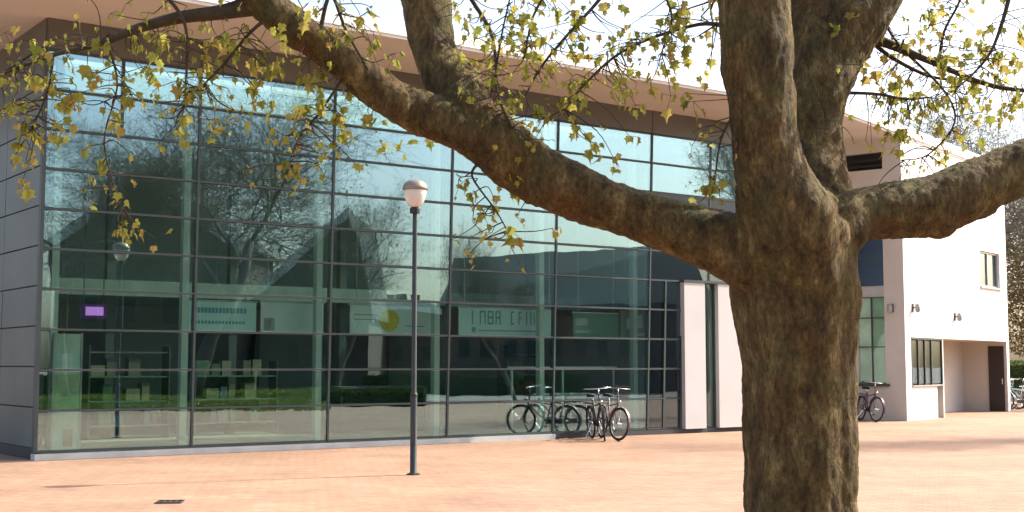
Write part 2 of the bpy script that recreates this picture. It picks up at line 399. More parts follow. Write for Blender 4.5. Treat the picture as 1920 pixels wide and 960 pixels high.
# side wall: slate panels row on row
def side(t, o, z): return C0 - FN * t - FD * o + W(0, 0, z)
for r in range(10):
    for c in range(4):
        MB().box(side, .04 + c * 2.2, .04 + (c + 1) * 2.2 - .02, -.03, .015 + random.uniform(-.002, .002), Z0 + .06 + r * ROW + .012, Z0 + .06 + (r + 1) * ROW - .012).build('slate_panel', SIDEP, hall)
MB().box(side, .03, 9.0, -.12, -.032, 0, ZS).build('side_wall', INDARK, hall)
MB().box(side, .04, 8.9, -.03, .02, ZT + .09, ZS - .004).build('side_band', BAND, hall)
MB().box(side, .04, 8.9, -.03, -.001, .0, Z0 + .06).build('side_plinth', BLACK, hall)
# roof slab with soffit boards
OV = 2.32
r0, r1 = -2.6, 17.3
RA, RB, RS0, RS1 = -3.5, -.9, .6, 17.0           # added rooflight opening, unseen, lets in daylight to brighten the hall
def frame4(fn, s0, s1, n0, n1, z0, z1, name, m):
    for a in ((s0, s1, RB, n1), (s0, s1, n0, RA), (s0, RS0, RA, RB), (RS1, s1, RA, RB)): MB().box(fn, *a, z0, z1).build(name, m, hall)
frame4(Fi, r0, r1, -11, OV, ZS, ZS + .06, 'soffit', SOFFIT)
frame4(Fi, r0 - .02, r1 + .02, -11.02, OV + .02, ZS + .061, ZS + .30, 'roof', WHITE)
for k in range(6):
    a = RS0 + (RS1 - RS0) * k / 6; ibox(a + .02, a + (RS1 - RS0) / 6 - .02, RA - .05, RB + .05, ZS + .302, ZS + .32).build('added_rooflight_pane', GLASS_CLEAR, hall)  # glass over the added opening
# back of the hall
ibox(.15, S_END, -9.0, -8.8, 0, ZS).build('back_wall', INWALL, hall)
ibox(S_END, S_END + .2, -9.0, .10, 0, ZS).build('end_wall', PINK, hall)
ibox(.12, S_END, -8.8, -.15, .0, .10).build('floor', FLOORI, hall)
for a in ((.12, S_END, RB, -.21), (.12, S_END, -8.8, RA), (.12, RS0, RA, RB), (RS1, S_END, RA, RB)): ibox(*a, ZT + .1, ZS - .01).build('ceiling', INWALL, hall)
ibox(.14, S_END, -8.8, -4.2, 3.05, 3.38).build('gallery', mat('gallery_edge', (.20, .23, .215), .7), hall)
for k in range(6):
    s_ = .36 if k == 0 else k * BAY - .02
    ibox(s_ - .065, s_ + .065, -.48, -.34, .1, ZT + .1).build('column', STEELP, hall)
for k in range(1, 6):
    ibox(k * BAY - .09, k * BAY + .09, -4.6, -4.42, .1, ZT + .1).build('inner_column', INDARK, hall)
for s_ in (2.2, 6.3, 10.2):
    ibox(s_, s_ + 1.9, -8.79, -8.72, .1, 2.4).build('inner_doorway', INDARK, hall)
# gallery balustrade and lower rails seen through the right bays
for z in (1.55, .95):
    a, _ = fhit(952 if z > 1 else 1000, 700, -.75); b, _ = fhit(1156 if z > 1 else 1105, 700, -.75)
    ibox(a, b, -.78, -.73, z - .025, z + .025).build('handrail', STEELP, hall)
for u in (960, 1055, 1150):
    a, _ = fhit(u, 700, -.75); ibox(a - .02, a + .02, -.775, -.735, .1, 1.52).build('rail_post', STEELP, hall)

# ---- things inside the hall
def banner(u0, u1, v0, v1, n, label, marks, base):
    s0, za = fhit(u0, v1, n); s1, zb = fhit(u1, v1, n); _, zt = fhit((u0 + u1) / 2, v0, n); zb = (za + zb) / 2
    t = thing('banner', label, 'banner', Fi((s0 + s1) / 2, n, zb), group='banners hung inside the glass')
    ibox(s0, s1, n - .008, n, zb, zt).build('cloth', base, t)
    ibox(s0 - .03, s1 + .03, n - .02, n + .01, zt, zt + .03).build('top_rail', ALU_L, t)
    for s_ in (s0 + .15, s1 - .15): ibox(s_ - .006, s_ + .006, n - .012, n, zt + .03, ZT + .1).build('hanging_wire', ALU_L, t)
    for (a, b, c, d, mm) in marks:
        ibox(s0 + (s1 - s0) * a, s0 + (s1 - s0) * b, n + .001, n + .004, zb + (zt - zb) * c, zb + (zt - zb) * d).build('printed_mark', mm, t)
    return t, s0, s1, zb, zt
TEAL = cloth_mat('teal_cloth', (.76, .94, .93)); PALE = cloth_mat('pale_green_cloth', (.82, .94, .88))
INK = mat('dark_teal_ink', (.10, .30, .33), .8); GREY = mat('grey_ink', (.32, .36, .36), .8)
banner(352, 480, 566, 622, -.62, 'teal banner with two lines of small dark lettering behind the glass', [(.08 + .052 * k, .12 + .052 * k, .62, .80, INK) for k in range(15)] + [(.04 + .05 * k, .075 + .05 * k, .26, .36, INK) for k in range(16)], TEAL)
WHITEC = cloth_mat('white_cloth', (.90, .92, .90))
banner(488, 606, 568, 626, -.62, 'pale green banner with white and grey blocks at one end', [(0, .16, .02, .98, WHITEC), (.05, .22, .1, .5, GREY), (.66, .72, .1, .5, WHITEC), (.4, .6, .6, .7, TEAL)], PALE)  # white and grey blocks over one end of the cloth
t, s0, s1, zb, zt = banner(656, 810, 574, 628, -.62, 'pale green banner with a round yellow sun mark in the middle', [(.05, .30, .5, .54, GREY), (.05, .36, .66, .7, GREY), (.68, .9, .3, .34, GREY)], PALE)
disc = MB(); cs, cz, cr = s0 + (s1 - s0) * .47, (zb + zt) / 2, (zt - zb) * .36
disc.poly([Fi(cs + cr * (1 + .12 * (k % 2)) * cos(k * pi / 14), -.614, cz + cr * (1 + .12 * (k % 2)) * sin(k * pi / 14)) for k in range(28)])
disc.build('printed_sun', mat('ochre_ink', (.55, .42, .04), .8), t)
mk = []; gl = random.Random(5)
for k in range(9):
    x = .13 + k * .080; w = gl.uniform(.042, .062)
    if k == 4: continue
    for on, q in ((1, (x, x + .013, .42, .93)), (gl.random() < .55, (x + w - .013, x + w, .42, .93)), (gl.random() < .6, (x + .013, x + w - .012, .86, .93)), (gl.random() < .5, (x + .013, x + w - .012, .64, .71)), (gl.random() < .55, (x + .013, x + w - .012, .42, .49))):
        if on: mk.append((*q, INK))
banner(860, 1040, 580, 630, -.62, 'long teal banner with a row of large grey capitals and a thin line below', mk + [(.13, .17, .12, .30, INK), (.84, .88, .12, .30, INK), (.2, .8, .16, .22, GREY)], TEAL)
banner(1075, 1160, 588, 634, -.62, 'dull green banner half hidden behind bicycles beside the entrance strip', [(.05, .3, .5, .8, GREY), (.05, .35, .2, .3, GREY)], cloth_mat('dull_green_cloth', (.20, .42, .34)))
banner(1164, 1220, 586, 634, -.62, 'short grey green banner with white block marks next to the entrance strip', [(.2, .38, .35, .75, WHITEC), (.5, .72, .4, .9, WHITEC), (.3, .8, .08, .2, WHITEC)], cloth_mat('grey_green_cloth', (.34, .48, .43)))
# frosted notice panel standing behind the first bay
s0, z0 = fhit(97, 862, -.25); s1, _ = fhit(150, 700, -.25); _, z1 = fhit(120, 626, -.25)
t = thing('notice_panel', 'tall frosted notice panel inside the glass at the building corner', 'notice', Fi((s0 + s1) / 2, -.25, .1))
ibox(s0, s1, -.262, -.25, .12, z1).build('sheet', mat('frosted_sheet', (.42, .52, .44), .6, 0, .15, 3), t)
ibox(s0 + .12, s1 - .14, -.249, -.245, z1 - .62, z1 - .34).build('printed_photo', WHITEC, t)
ibox(s0 + .02, s1 - .02, -.249, -.246, .85, 1.45).build('printed_field', mat('leaf_green_print', (.34, .45, .28), .7, 0, .2, 5), t)
ibox(s0 + .18, s1 - .1, -.249, -.245, .2, .5).build('printed_arch', mat('brown_print', (.32, .2, .17), .7), t)
for s_ in (s0 - .02, s1 + .02): ibox(s_ - .015, s_ + .015, -.27, -.24, .1, z1 + .02).build('post', ALU_L, t)
# purple lit sign, red box and shelves
def P_in(u, v, n): s_, z_ = fhit(u, v, n); return s_, z_
s0, z0 = P_in(152, 597, -1.8); s1, z1 = P_in(200, 571, -1.8)
t = thing('lit_sign', 'small purple lit sign hanging inside the first bay', 'sign', Fi((s0 + s1) / 2, -1.8, z0))
ibox(s0, s1, -1.86, -1.80, z0, z1).build('case', mat('purple_case', (.16, .03, .22), .5), t)
ibox(s0 + .08, s1 - .06, -1.799, -1.79, z0 + .06, z1 - .05).build('lit_panel', emit_mat('purple_glow', (.62, .22, .75), .35), t)
for s_ in (s0 + .05, s1 - .05): ibox(s_ - .008, s_ + .008, -1.84, -1.82, z1, ZT + .1).build('hanging_rod', ALU, t)
def shelf(u0, u1, n, h, label, seed, short):
    rnd = random.Random(seed); s0, _ = fhit(u0, 760, n); s1, _ = fhit(u1, 760, n)
    t = thing('display_shelf', label, 'shelf', Fi((s0 + s1) / 2, n, .1), group='shelves in the hall')
    for s_ in (s0, s1 - .03): ibox(s_, s_ + .03, n - .4, n, .1, h).build('side_board', INDARK, t)
    k = 0; z = .35
    while z < h: ibox(s0 + .031, s1 - .031, n - .39, n - .01, z, z + .03).build('board', mat('grey_board', (.11, .125, .12), .7), t); z += .5
    cols = [mat('book_%d' % i, c, .7) for i, c in enumerate([(.14, .045, .035), (.05, .07, .12), (.17, .15, .11), (.045, .09, .05), (.11, .095, .075)])]
    z = .38; lev = 0; NM = ['dark red', 'navy', 'beige', 'dark green', 'grey brown']; LV = ['bottom', 'second', 'third', 'fourth', 'top']
    while z + .3 < h:
        run = 0
        x = s0 + .06
        while x < s1 - .25:
            w = rnd.uniform(.12, .3)
            if rnd.random() < .75:
                ci = rnd.randrange(5); run += 1
                b = ibox(x, x + w, n - .3, n - .06, z + .001, z + rnd.uniform(.2, .38)).build('book_block', cols[ci], None)
                tag(b, '%s books, %s along on the %s board of the %s' % (NM[ci], ('first', 'second', 'third', 'fourth', 'fifth', 'sixth', 'seventh', 'eighth', 'ninth', 'tenth')[min(run, 10) - 1], LV[lev], short), 'books', 'books on the ' + label)
            x += w + .04
        z += .5; lev += 1
shelf(165, 318, -3.7, 2.0, 'long low book shelf inside the first glass bay', 1, 'low shelf')
shelf(365, 520, -3.9, 1.7, 'middle sized book shelf behind the second glass bay', 2, 'middle shelf')
shelf(950, 1020, -3.6, 2.1, 'tall book shelf with a brown side in the fifth bay', 3, 'tall shelf')
def desk(u0, u1, n, label):
    s0, _ = fhit(u0, 760, n); s1, _ = fhit(u1, 760, n)
    t = thing('reception_desk', label, 'desk', Fi((s0 + s1) / 2, n, .1))
    ibox(s0, s1, n - .7, n, 1.08, 1.13).build('counter_top', mat('grey_board', (.11, .125, .12)), t)
    ibox(s0 + .05, s1 - .05, n - .62, n - .58, .1, 1.079).build('front_panel', INDARK, t)
    for s_ in (s0 + .02, s1 - .06): ibox(s_, s_ + .04, n - .66, n - .05, .1, 1.079).build('end_panel', INDARK, t)
desk(640, 800, -3.0, 'long dark reception desk behind the third and fourth bays')

# ------------------------------------------------------------------ the white house beyond
Q = ground(1701, 790)
WA = Vector((.607, .795, 0)).normalized(); WB = Vector((-WA.y, WA.x, 0))
def H(a, b, z): return Q + WA * a + WB * b + W(0, 0, z)
house = thing('white_house', 'sunlit white rendered house with a recessed ground floor and a tall stair window', 'building', Q)
HT = 8.25; GZ = 2.42
def hb(*a): return MB().box(H, *a)
# front face (white render with shade put into its colour) with the stair-window opening and the slot under the roof
FT = .22
WB0, WB1 = .60, 1.42
hb(0, FT, .0, WB0, 0, 7.36).build('front_wall', SHADED_WHITE, house)
hb(0, FT, WB1, 9, 0, 7.36).build('front_wall', SHADED_WHITE, house)
hb(0, FT, WB0, WB1, 0, 1.02).build('front_wall', SHADED_WHITE, house)
hb(0, FT, WB0, WB1, 5.55, 7.36).build('front_wall', SHADED_WHITE, house)
hb(0, FT, 0, .56, 7.362, HT).build('front_wall', SHADED_WHITE, house)
hb(0, FT, .56, 9, 7.87, HT).build('front_wall', SHADED_WHITE, house)
hb(.25, .3, .3, 9, 7.3, 7.9).build('slot_louvre', BLACK, house)
hb(.02, .10, .57, 2.2, 7.45, 7.50).build('louvre_blade', BLACK, house); hb(.02, .10, .57, 2.2, 7.62, 7.67).build('louvre_blade', BLACK, house)
# stair window: panes between bars, a sill
zs = [1.10, 2.15, 3.0, 3.60, 3.95, 4.75, 5.52]
for i in range(6):
    if i == 3: hb(.06, .10, WB0, WB1, zs[i], zs[i + 1]).build('spandrel_panel', ALU_L, house); continue
    if i < 3:
        hb(.07, .08, WB0 + .02, WB0 + .40, zs[i], zs[i + 1] - .03).build('window_pane', GLASS_CLEAR, house); hb(.07, .08, WB0 + .43, WB1 - .02, zs[i], zs[i + 1] - .03).build('window_pane', GLASS_CLEAR, house)
    else:
        hb(.07, .08, WB0 + .02, WB1 - .02, zs[i], zs[i + 1] - .03).build('window_pane', GLASS_SKY, house)
for z in zs: hb(.03, .12, WB0, WB1, z - .03, z).build('window_bar', ALU, house)
hb(.04, .11, WB0 + .40, WB0 + .43, 1.1, 3.57).build('window_bar', ALU, house)
hb(-.10, .2, WB0 - .12, WB1 + .1, .99, 1.06).build('window_sill', ALU, house)
hb(.13, .15, WB0 + .42, WB1 + .02, 1.0, 3.6).build('curtain', mat('white_curtain', (.88, .9, .88), .8), house); hb(.16, .18, WB0 - .02, WB0 + .42, 1.0, 3.6).build('curtain', mat('mint_curtain', (.32, .52, .42), .8), house)
hb(.9, .95, .2, 3, .1, 7.2).build('inner_wall', mat('mint_wall', (.30, .42, .36), .8), house)
# sunlit side, upper storey: wall pieces around the window
U0, U1, V0, V1 = 6.9, 9.0, 4.22, 5.42
SW = .2
for a0, a1, z0, z1 in ((FT + .001, U0, GZ, HT), (U1, 9.75, GZ, HT), (U0, U1, GZ, V0), (U0, U1, V1, HT)):
    hb(a0, a1, 0, SW, z0, z1).build('side_wall', WHITE, house)
hb(-.0015, FT, -.003, .0, 0, HT).build('corner_strip', WHITE, house)
hb(U0, U1, .12, .13, V0, V1).build('window_pane', GLASS_DARK, house)
for a in (U0, (U0 + U1) / 2 - .03, U1 - .06): hb(a, a + .06, .08, .16, V0 + .06, V1 - .06).build('window_bar', ALU_L, house)
for z in (V0, V1 - .06): hb(U0, U1, .08, .16, z, z + .06).build('window_bar', ALU_L, house)
hb(U0 - .05, U1 + .05, -.06, .1, V0 - .06, V0 - .001).build('window_sill', ALU_L, house)
# ground floor: lit pier under the corner window, then the recess
hb(FT + .001, 2.55, 0, SW, 0, .98).build('side_wall', WHITE, house)
hb(FT + .001, .45, 0, SW, .981, GZ - .001).build('side_wall', WHITE, house)
hb(.46, 3.05, .02, .05, 1.06, 2.33).build('window_pane', GLASS_DARK, house)
for a in (.45, 1.0, 1.55, 2.1, 3.0): hb(a, a + .05, -.01, .09, 1.02, 2.36).build('window_bar', ALU, house)
hb(.45, 3.05, -.02, .10, 2.36, 2.415).build('window_bar', ALU, house); hb(.45, 3.05, -.06, .10, .985, 1.02).build('window_sill', ALU_L, house)
hb(3.051, 3.16, .0, 1.5, 0, 2.415).build('recess_pier', SHADED_WHITE, house)
hb(2.56, 3.05, .5, .7, 0, .98).build('recess_wall', SHADED_WHITE, house)
hb(3.16, 9.75, 1.5, 1.65, 0, GZ - .001).build('recess_wall', SHADED_WHITE, house)
hb(9.5, 9.75, .0, 1.499, 0, GZ - .001).build('recess_end_wall', SHADED_WHITE, house)
dr = hb(9.45, 9.498, .10, .62, .02, 2.26).build('door', mat('dark_brown_door', (.028, .02, .018), .5), house)
hb(9.43, 9.449, .14, .17, .95, 1.15).build('handle', CHROME, dr)
hb(9.50, 9.752, -.003, -.0005, 0, GZ).build('corner_strip', WHITE, house)
hb(FT, 9.75, SW, 9, GZ + .001, GZ + .2).build('storey_floor', SHADED_WHITE, house)
hb(9.55, 9.75, SW, 9, GZ + .2, HT).build('rear_wall', WHITE, house)
hb(FT, 9.5, 8.8, 9, 0, HT).build('rear_wall', WHITE, house)
hb(9.55, 9.75, 1.66, 9, 0, GZ).build('rear_wall', WHITE, house)
# roof: slab reaching forward over the passage, white edge
hb(-8.2, -.002, -.02, 9.2, HT + .002, HT + .07).build('soffit', SOFFIT, house)
hb(-8.25, 9.85, -.06, 9.25, HT + .071, HT + .36).build('roof', WHITE, house); hb(0.0, 9.8, -.02, 9.2, HT + .002, HT + .07).build('eaves_board', WHITE, house)
# small wall lamps
def wall_lamp(p, d, label):
    t = thing('wall_lamp', label, 'lamp', p, group='wall lamps on the white house')
    d = Vector(d); x = Vector((-d.y, d.x, 0)); up = W(0, 0, 1)
    f = lambda a, b, c: p + x * a + d * b + up * c
    MB().box(f, -.06, .06, .001, .03, -.12, .12).build('back_plate', ALU, t)
    MB().tube([f(0, .03, 0), f(0, .12, .02), f(0, .14, -.02)], .02, 6).build('arm', ALU, t)
    MB().lathe([(.02, .12), (.07, .1), (.08, -.02), (.07, -.12), (.01, -.15)], f(0, .15, 0), 12).build('shade', mat('lamp_grey', (.3, .3, .3), .4), t, True)
def side_pt(u, v):
    r = ray(u, v); nrm = Vector((WA.y, -WA.x, 0)); o = W(0, 0, CAMZ) - Q; tt = -o.dot(nrm) / r.dot(nrm); return W(0, 0, CAMZ) + r * tt
wall_lamp(side_pt(1790, 594), (WA.y, -WA.x, 0), 'grey wall lamp in the middle of the sunlit white wall')
wall_lamp(side_pt(1711, 577), (WA.y, -WA.x, 0), 'grey wall lamp on the sunlit white wall close to its corner')
wall_lamp(H(0, .38, 3.25), -WA, 'grey wall lamp beside the tall stair window')

# ------------------------------------------------------------------ street lamp, drain covers, bicycles
lp = ground(775, 891)
lamp = thing('street_lamp', 'slim dark street lamp post with a tapered opal lantern and bronze cap', 'street lamp', lp)
z1 = 3.87
MB().lathe([(.0, 0), (.058, 0), (.058, .02), (.050, .03), (.050, 1.15), (.044, 1.2), (.038, 1.22), (.034, z1)], lp, 16).build('pole', mat('pole_paint', (.035, .04, .04), .42, .2, .2, 6), lamp, True)
f_ = lambda a, b, c: lp + W(a, b, c)
MB().box(f_, -.026, .026, -.0535, -.045, .45, .80).build('access_door', mat('pole_door', (.045, .05, .05), .5, .2, .2, 9), lamp)
MB().lathe([(.051, 1.14), (.056, 1.15), (.056, 1.18), (.047, 1.19)], lp, 16).build('pole_ring', BLACK, lamp)
MB().lathe([(.0, z1 - .02), (.075, z1 - .02), (.078, z1 + .05), (.06, z1 + .07), (0, z1 + .07)], lp, 18).build('collar', BLACK, lamp)
op, N_, L_, p_ = new_mat('opal_shade'); p_.inputs['Base Color'].default_value = (.80, .74, .66, 1); p_.inputs['Roughness'].default_value = .25
p_.inputs['Transmission Weight'].default_value = .25; p_.inputs['Subsurface Weight'].default_value = .3
MB().lathe([(.062, z1 + .07), (.098, z1 + .10), (.140, z1 + .17), (.163, z1 + .25), (.170, z1 + .32), (.165, z1 + .33), (.0, z1 + .33)], lp, 28).build('lantern_shade', op, lamp, True)
MB().lathe([(.0, z1 + .325), (.178, z1 + .325), (.190, z1 + .335), (.187, z1 + .37), (.160, z1 + .43), (.10, z1 + .47), (.03, z1 + .485), (0, z1 + .485)], lp, 28).build('cap', BRONZE, lamp, True)
MB().lathe([(.0, .007), (.10, .007), (.10, .02), (.06, .035), (0.0, .035)], lp, 16).build('base_ring', BLACK, lamp)

def drain(u, v, w, d, label, rz):
    p = ground(u, v); t = thing('drain_cover', label, 'drain cover', p, rz, 'drain covers in the paving', True)
    f = lambda a, b, c: W(a, b, c)
    IR = mat('cast_iron', (.07, .055, .045), .6, .6, .2, 20)
    MB().box(f, -w / 2, w / 2, -d / 2, d / 2, .0, .012).build('plate', BLACK, t)
    for y in (-d / 2, d / 2 - .03): MB().box(f, -w / 2, w / 2, y, y + .03, .012, .022).build('frame_bar', IR, t)
    n = int(w / .07)
    for i in range(n + 1):
        x = -w / 2 + i * (w - .02) / n
        MB().box(f, x, x + .02, -d / 2 + .031, d / 2 - .031, .012, .02).build('grate_bar', IR, t)
drain(318, 943, .30, .30, 'small square iron drain cover alone in the brick paving', .1)

def bicycle(loc, rz, label, frame_m, group, lean=0.0, basket=False, steer=.15):
    t = thing('bicycle', label, 'bicycle', loc, rz, group, True)
    t.rotation_euler = (lean, 0, rz); t.scale = (1.05, 1.05, 1.06)
    R = .335; rw = W(0, 0, R); fw = W(1.08, 0, R); bb = W(.46, 0, .30)
    st = W(.30, 0, .86); hd_t = W(.86, 0, .93); hd_b = W(.90, 0, .68)
    def wheel(c, ang=0):
        ax = Vector((sin(-ang), cos(ang), 0))
        w = MB().torus(c, ax, R - .018, .019, 30, 8).build('wheel', RUBBER, t, True)
        MB().torus(c, ax, R - .045, .012, 30, 6).build('rim', mat('dull_rim', (.16, .16, .16), .45, .6, .1), w, True)
        sp = MB(); e1 = ax.orthogonal().normalized(); e2 = ax.cross(e1)
        for k in range(20):
            a = 2 * pi * k / 20; d = e1 * cos(a) + e2 * sin(a); sp.tube([c + ax * (.025 if k % 2 else -.025), c + d * (R - .05)], .0022, 4, False)
        sp.build('spokes', CHROME, w); MB().tube([c - ax * .05, c + ax * .05], .024, 10).build('hub', CHROME, w)
        mg = MB(); pts = []
        for k in range(15):
            a = radians(-15 + k * 12.5); d = Vector((cos(a) * cos(ang), cos(a) * sin(ang), sin(a))); d2 = Vector((-d.x, -d.y, d.z)) if c.x < .5 else d
            pts.append(c + d2 * (R + .022))
        for k in range(14):
            s_ = ax * .026; mg.quad(pts[k] - s_, pts[k] + s_, pts[k + 1] + s_, pts[k + 1] - s_)
        mg.build('mudguard', frame_m, t)
    wheel(rw); wheel(fw, steer)
    fr = MB()
    for a, b, r in ((bb, st + W(.02, 0, -.06), .016), (bb, hd_b, .018), (st + W(.035, 0, -.18), hd_b + W(-.005, 0, .06), .015), (hd_t, hd_b, .019)): fr.tube([a, b], r, 8)
    for s_ in (-.05, .05):
        fr.tube([bb + W(0, s_ * .6, 0), rw + W(0, s_, 0)], .009, 6); fr.tube([st + W(.03, s_ * .3, -.12), rw + W(0, s_, 0)], .008, 6)
    fr.build('frame', frame_m, t, True)
    fk = MB()
    for s_ in (-.045, .045): fk.tube([hd_b + W(0, s_, -.02), hd_b + W(.04, s_, -.14), fw + W(0, s_, 0)], .010, 6)
    fk.tube([hd_b + W(0, -.045, -.02), hd_b + W(0, .045, -.02)], .014, 6); fk.build('fork', frame_m, t, True)
    hb_ = MB().tube([hd_t, hd_t + W(-.02, 0, .10)], .013, 8)
    hb_.tube([hd_t + W(-.20, -.29, .11), hd_t + W(-.08, -.27, .12), hd_t + W(.02, -.12, .11), hd_t + W(.02, .12, .11), hd_t + W(-.08, .27, .12), hd_t + W(-.20, .29, .11)], .011, 8)
    h = hb_.build('handlebar', CHROME, t, True)
    for s_ in (-1, 1): MB().tube([hd_t + W(-.22, .292 * s_, .11), hd_t + W(-.10, .275 * s_, .12)], .017, 8).build('grip', RUBBER, h, True)
    sd = MB(); sd.hexa([st + W(-.14, -.10, 0), st + W(.14, -.02, .01), st + W(.14, .02, .01), st + W(-.14, .10, 0), st + W(-.13, -.08, .07), st + W(.13, -.015, .045), st + W(.13, .015, .045), st + W(-.13, .08, .07)])
    so = sd.build('saddle', RUBBER, t); MB().tube([st + W(.02, 0, -.07), st], .013, 8).build('seat_post', CHROME, so)
    cr = MB().torus(bb + W(0, .05, 0), (0, 1, 0), .085, .008, 20, 6); cr.tube([bb + W(0, .07, 0), bb + W(.12, .08, -.11)], .009, 6); cr.tube([bb + W(0, -.07, 0), bb + W(-.12, -.08, .11)], .009, 6)
    c_ = cr.build('crank', CHROME, t, True)
    for sx in (1, -1): MB().box(lambda a, b, c: W(a, b, c), bb.x + .12 * sx - .045, bb.x + .12 * sx + .045, .09 * sx - .035 + .03 * sx, .09 * sx + .035 + .03 * sx, bb.z - .11 * sx - .012, bb.z - .11 * sx + .012).build('pedal', RUBBER, c_)
    MB().hexa([W(-.03, .035, R - .05), W(.5, .035, .25), W(.5, .06, .25), W(-.03, .06, R - .05), W(-.03, .035, R + .05), W(.5, .035, .36), W(.5, .06, .36), W(-.03, .06, R + .05)]).build('chain_case', BLACK, t)
    rk = MB()
    for s_ in (-.07, .07):
        rk.tube([W(-.26, s_, .72), W(.22, s_, .74)], .006, 6); rk.tube([W(-.1, s_, .72), rw + W(0, s_, 0)], .006, 6)
    for x in (-.26, -.12, .02, .16): rk.tube([W(x, -.07, .722), W(x, .07, .722)], .005, 6)
    rk.build('luggage_rack', BLACK, t)
    MB().tube([W(.25, -.04, .30), W(.18, -.20, .01)], .009, 6).build('kick_stand', CHROME, t)
    MB().lathe([(0, -.03), (.035, -.02), (.045, .02), (0, .025)], hd_b + W(.07, 0, .1), 12).build('headlight', CHROME, t, True)
    if basket:
        b = MB(); o = hd_t + W(.17, 0, -.06)
        for k in range(5):
            z = k * .055; w = .13 + .01 * k; b.tube([o + W(-.1, -w, z), o + W(.12, -w, z), o + W(.12, w, z), o + W(-.1, w, z), o + W(-.1, -w, z)], .006, 5)
        for a in range(-4, 5): b.tube([o + W(.12, a * .033, 0), o + W(.12, a * .04, .22)], .004, 4); b.tube([o + W(-.1, a * .033, 0), o + W(-.1, a * .04, .22)], .004, 4)
        b.build('basket', mat('wicker_black', (.05, .045, .04), .8), t)
    return t
ang = atan2(FD.y, FD.x)
def nose(u, v, rz): return ground(u, v) - Vector((cos(rz), sin(rz), 0)) * 1.08 + W(0, 0, .006)
bicycle(nose(1157, 827, radians(-76)), radians(-76), 'dark bicycle with pinkish mudguards and front basket beside the entrance strip', mat('dusky_pink_paint', (.17, .11, .12), .4, 0, .1), 'bicycles on the square', radians(-5), True, .3)
bicycle(nose(1133, 828, radians(-80)), radians(-80), 'black bicycle with its tail to the glass beside the one with pinkish mudguards', BLACK, 'bicycles on the square', radians(4), False, -.25)
p = H(-.30, 1.28, .006)
bicycle(p, atan2(-WB.y, -WB.x) - .8, 'maroon bicycle leaning under the tall stair window', mat('maroon_paint', (.10, .03, .06), .4, 0, .1), 'bicycles on the square', radians(-6), False, .2)
BL = [mat('silver_paint', (.45, .47, .5), .35, .4, .1), mat('teal_paint', (.10, .25, .22), .4), BLACK, mat('maroon_paint', (.1, .03, .06))]
LB = ['silver bicycle with a basket parked at the end of the white house', 'teal bicycle parked behind the silver one past the white house', 'black bicycle parked behind the teal one past the white house', 'maroon bicycle parked by the hedge past the white house']
for k in range(4):
    bicycle(H(10.1 + k * .8, -.55 + .02 * k, .006), atan2(WA.y, WA.x) + radians(62) + .1 * (k % 2), LB[k], BL[k], 'bicycles past the white house', radians(3 * (-1) ** k), k == 0, .2)

# ------------------------------------------------------------------ the plane tree in front
def smooth_path(pts, sub=5):
    """Catmull-Rom through (Vector, radius)"""
    out = []
    n = len(pts)
    for i in range(n - 1):
        p0, p1, p2, p3 = pts[max(i - 1, 0)], pts[i], pts[i + 1], pts[min(i + 2, n - 1)]
        for k in range(sub):
            t = k / sub
            q = [0.5 * ((2 * b) + (-a + c) * t + (2 * a - 5 * b + 4 * c - d) * t * t + (-a + 3 * b - 3 * c + d) * t ** 3)
                 for a, b, c, d in zip((*p0[0], p0[1]), (*p1[0], p1[1]), (*p2[0], p2[1]), (*p3[0], p3[1]))]
            out.append((Vector(q[:3]), max(q[3], .002)))
    out.append(pts[-1]); return out
def limb(spec):            # (u, v, width px, depth)
    return smooth_path([(at(u, v, Y), w / FPX * Y / 2) for u, v, w, Y in spec])
TY = 8.3
trunk_c = at(1508, 960, TY)
TR = [(Vector((trunk_c.x, TY, -.15)), .60), (Vector((trunk_c.x, TY, .08)), .50), (Vector((trunk_c.x, TY, .30)), .39)] + \
     [(at(u, v, TY), w / FPX * TY / 2) for u, v, w in ((1508, 960, 206), (1503, 800, 204), (1498, 690, 210), (1495, 600, 228), (1492, 520, 236), (1492, 450, 226))]
trunk = smooth_path(TR)
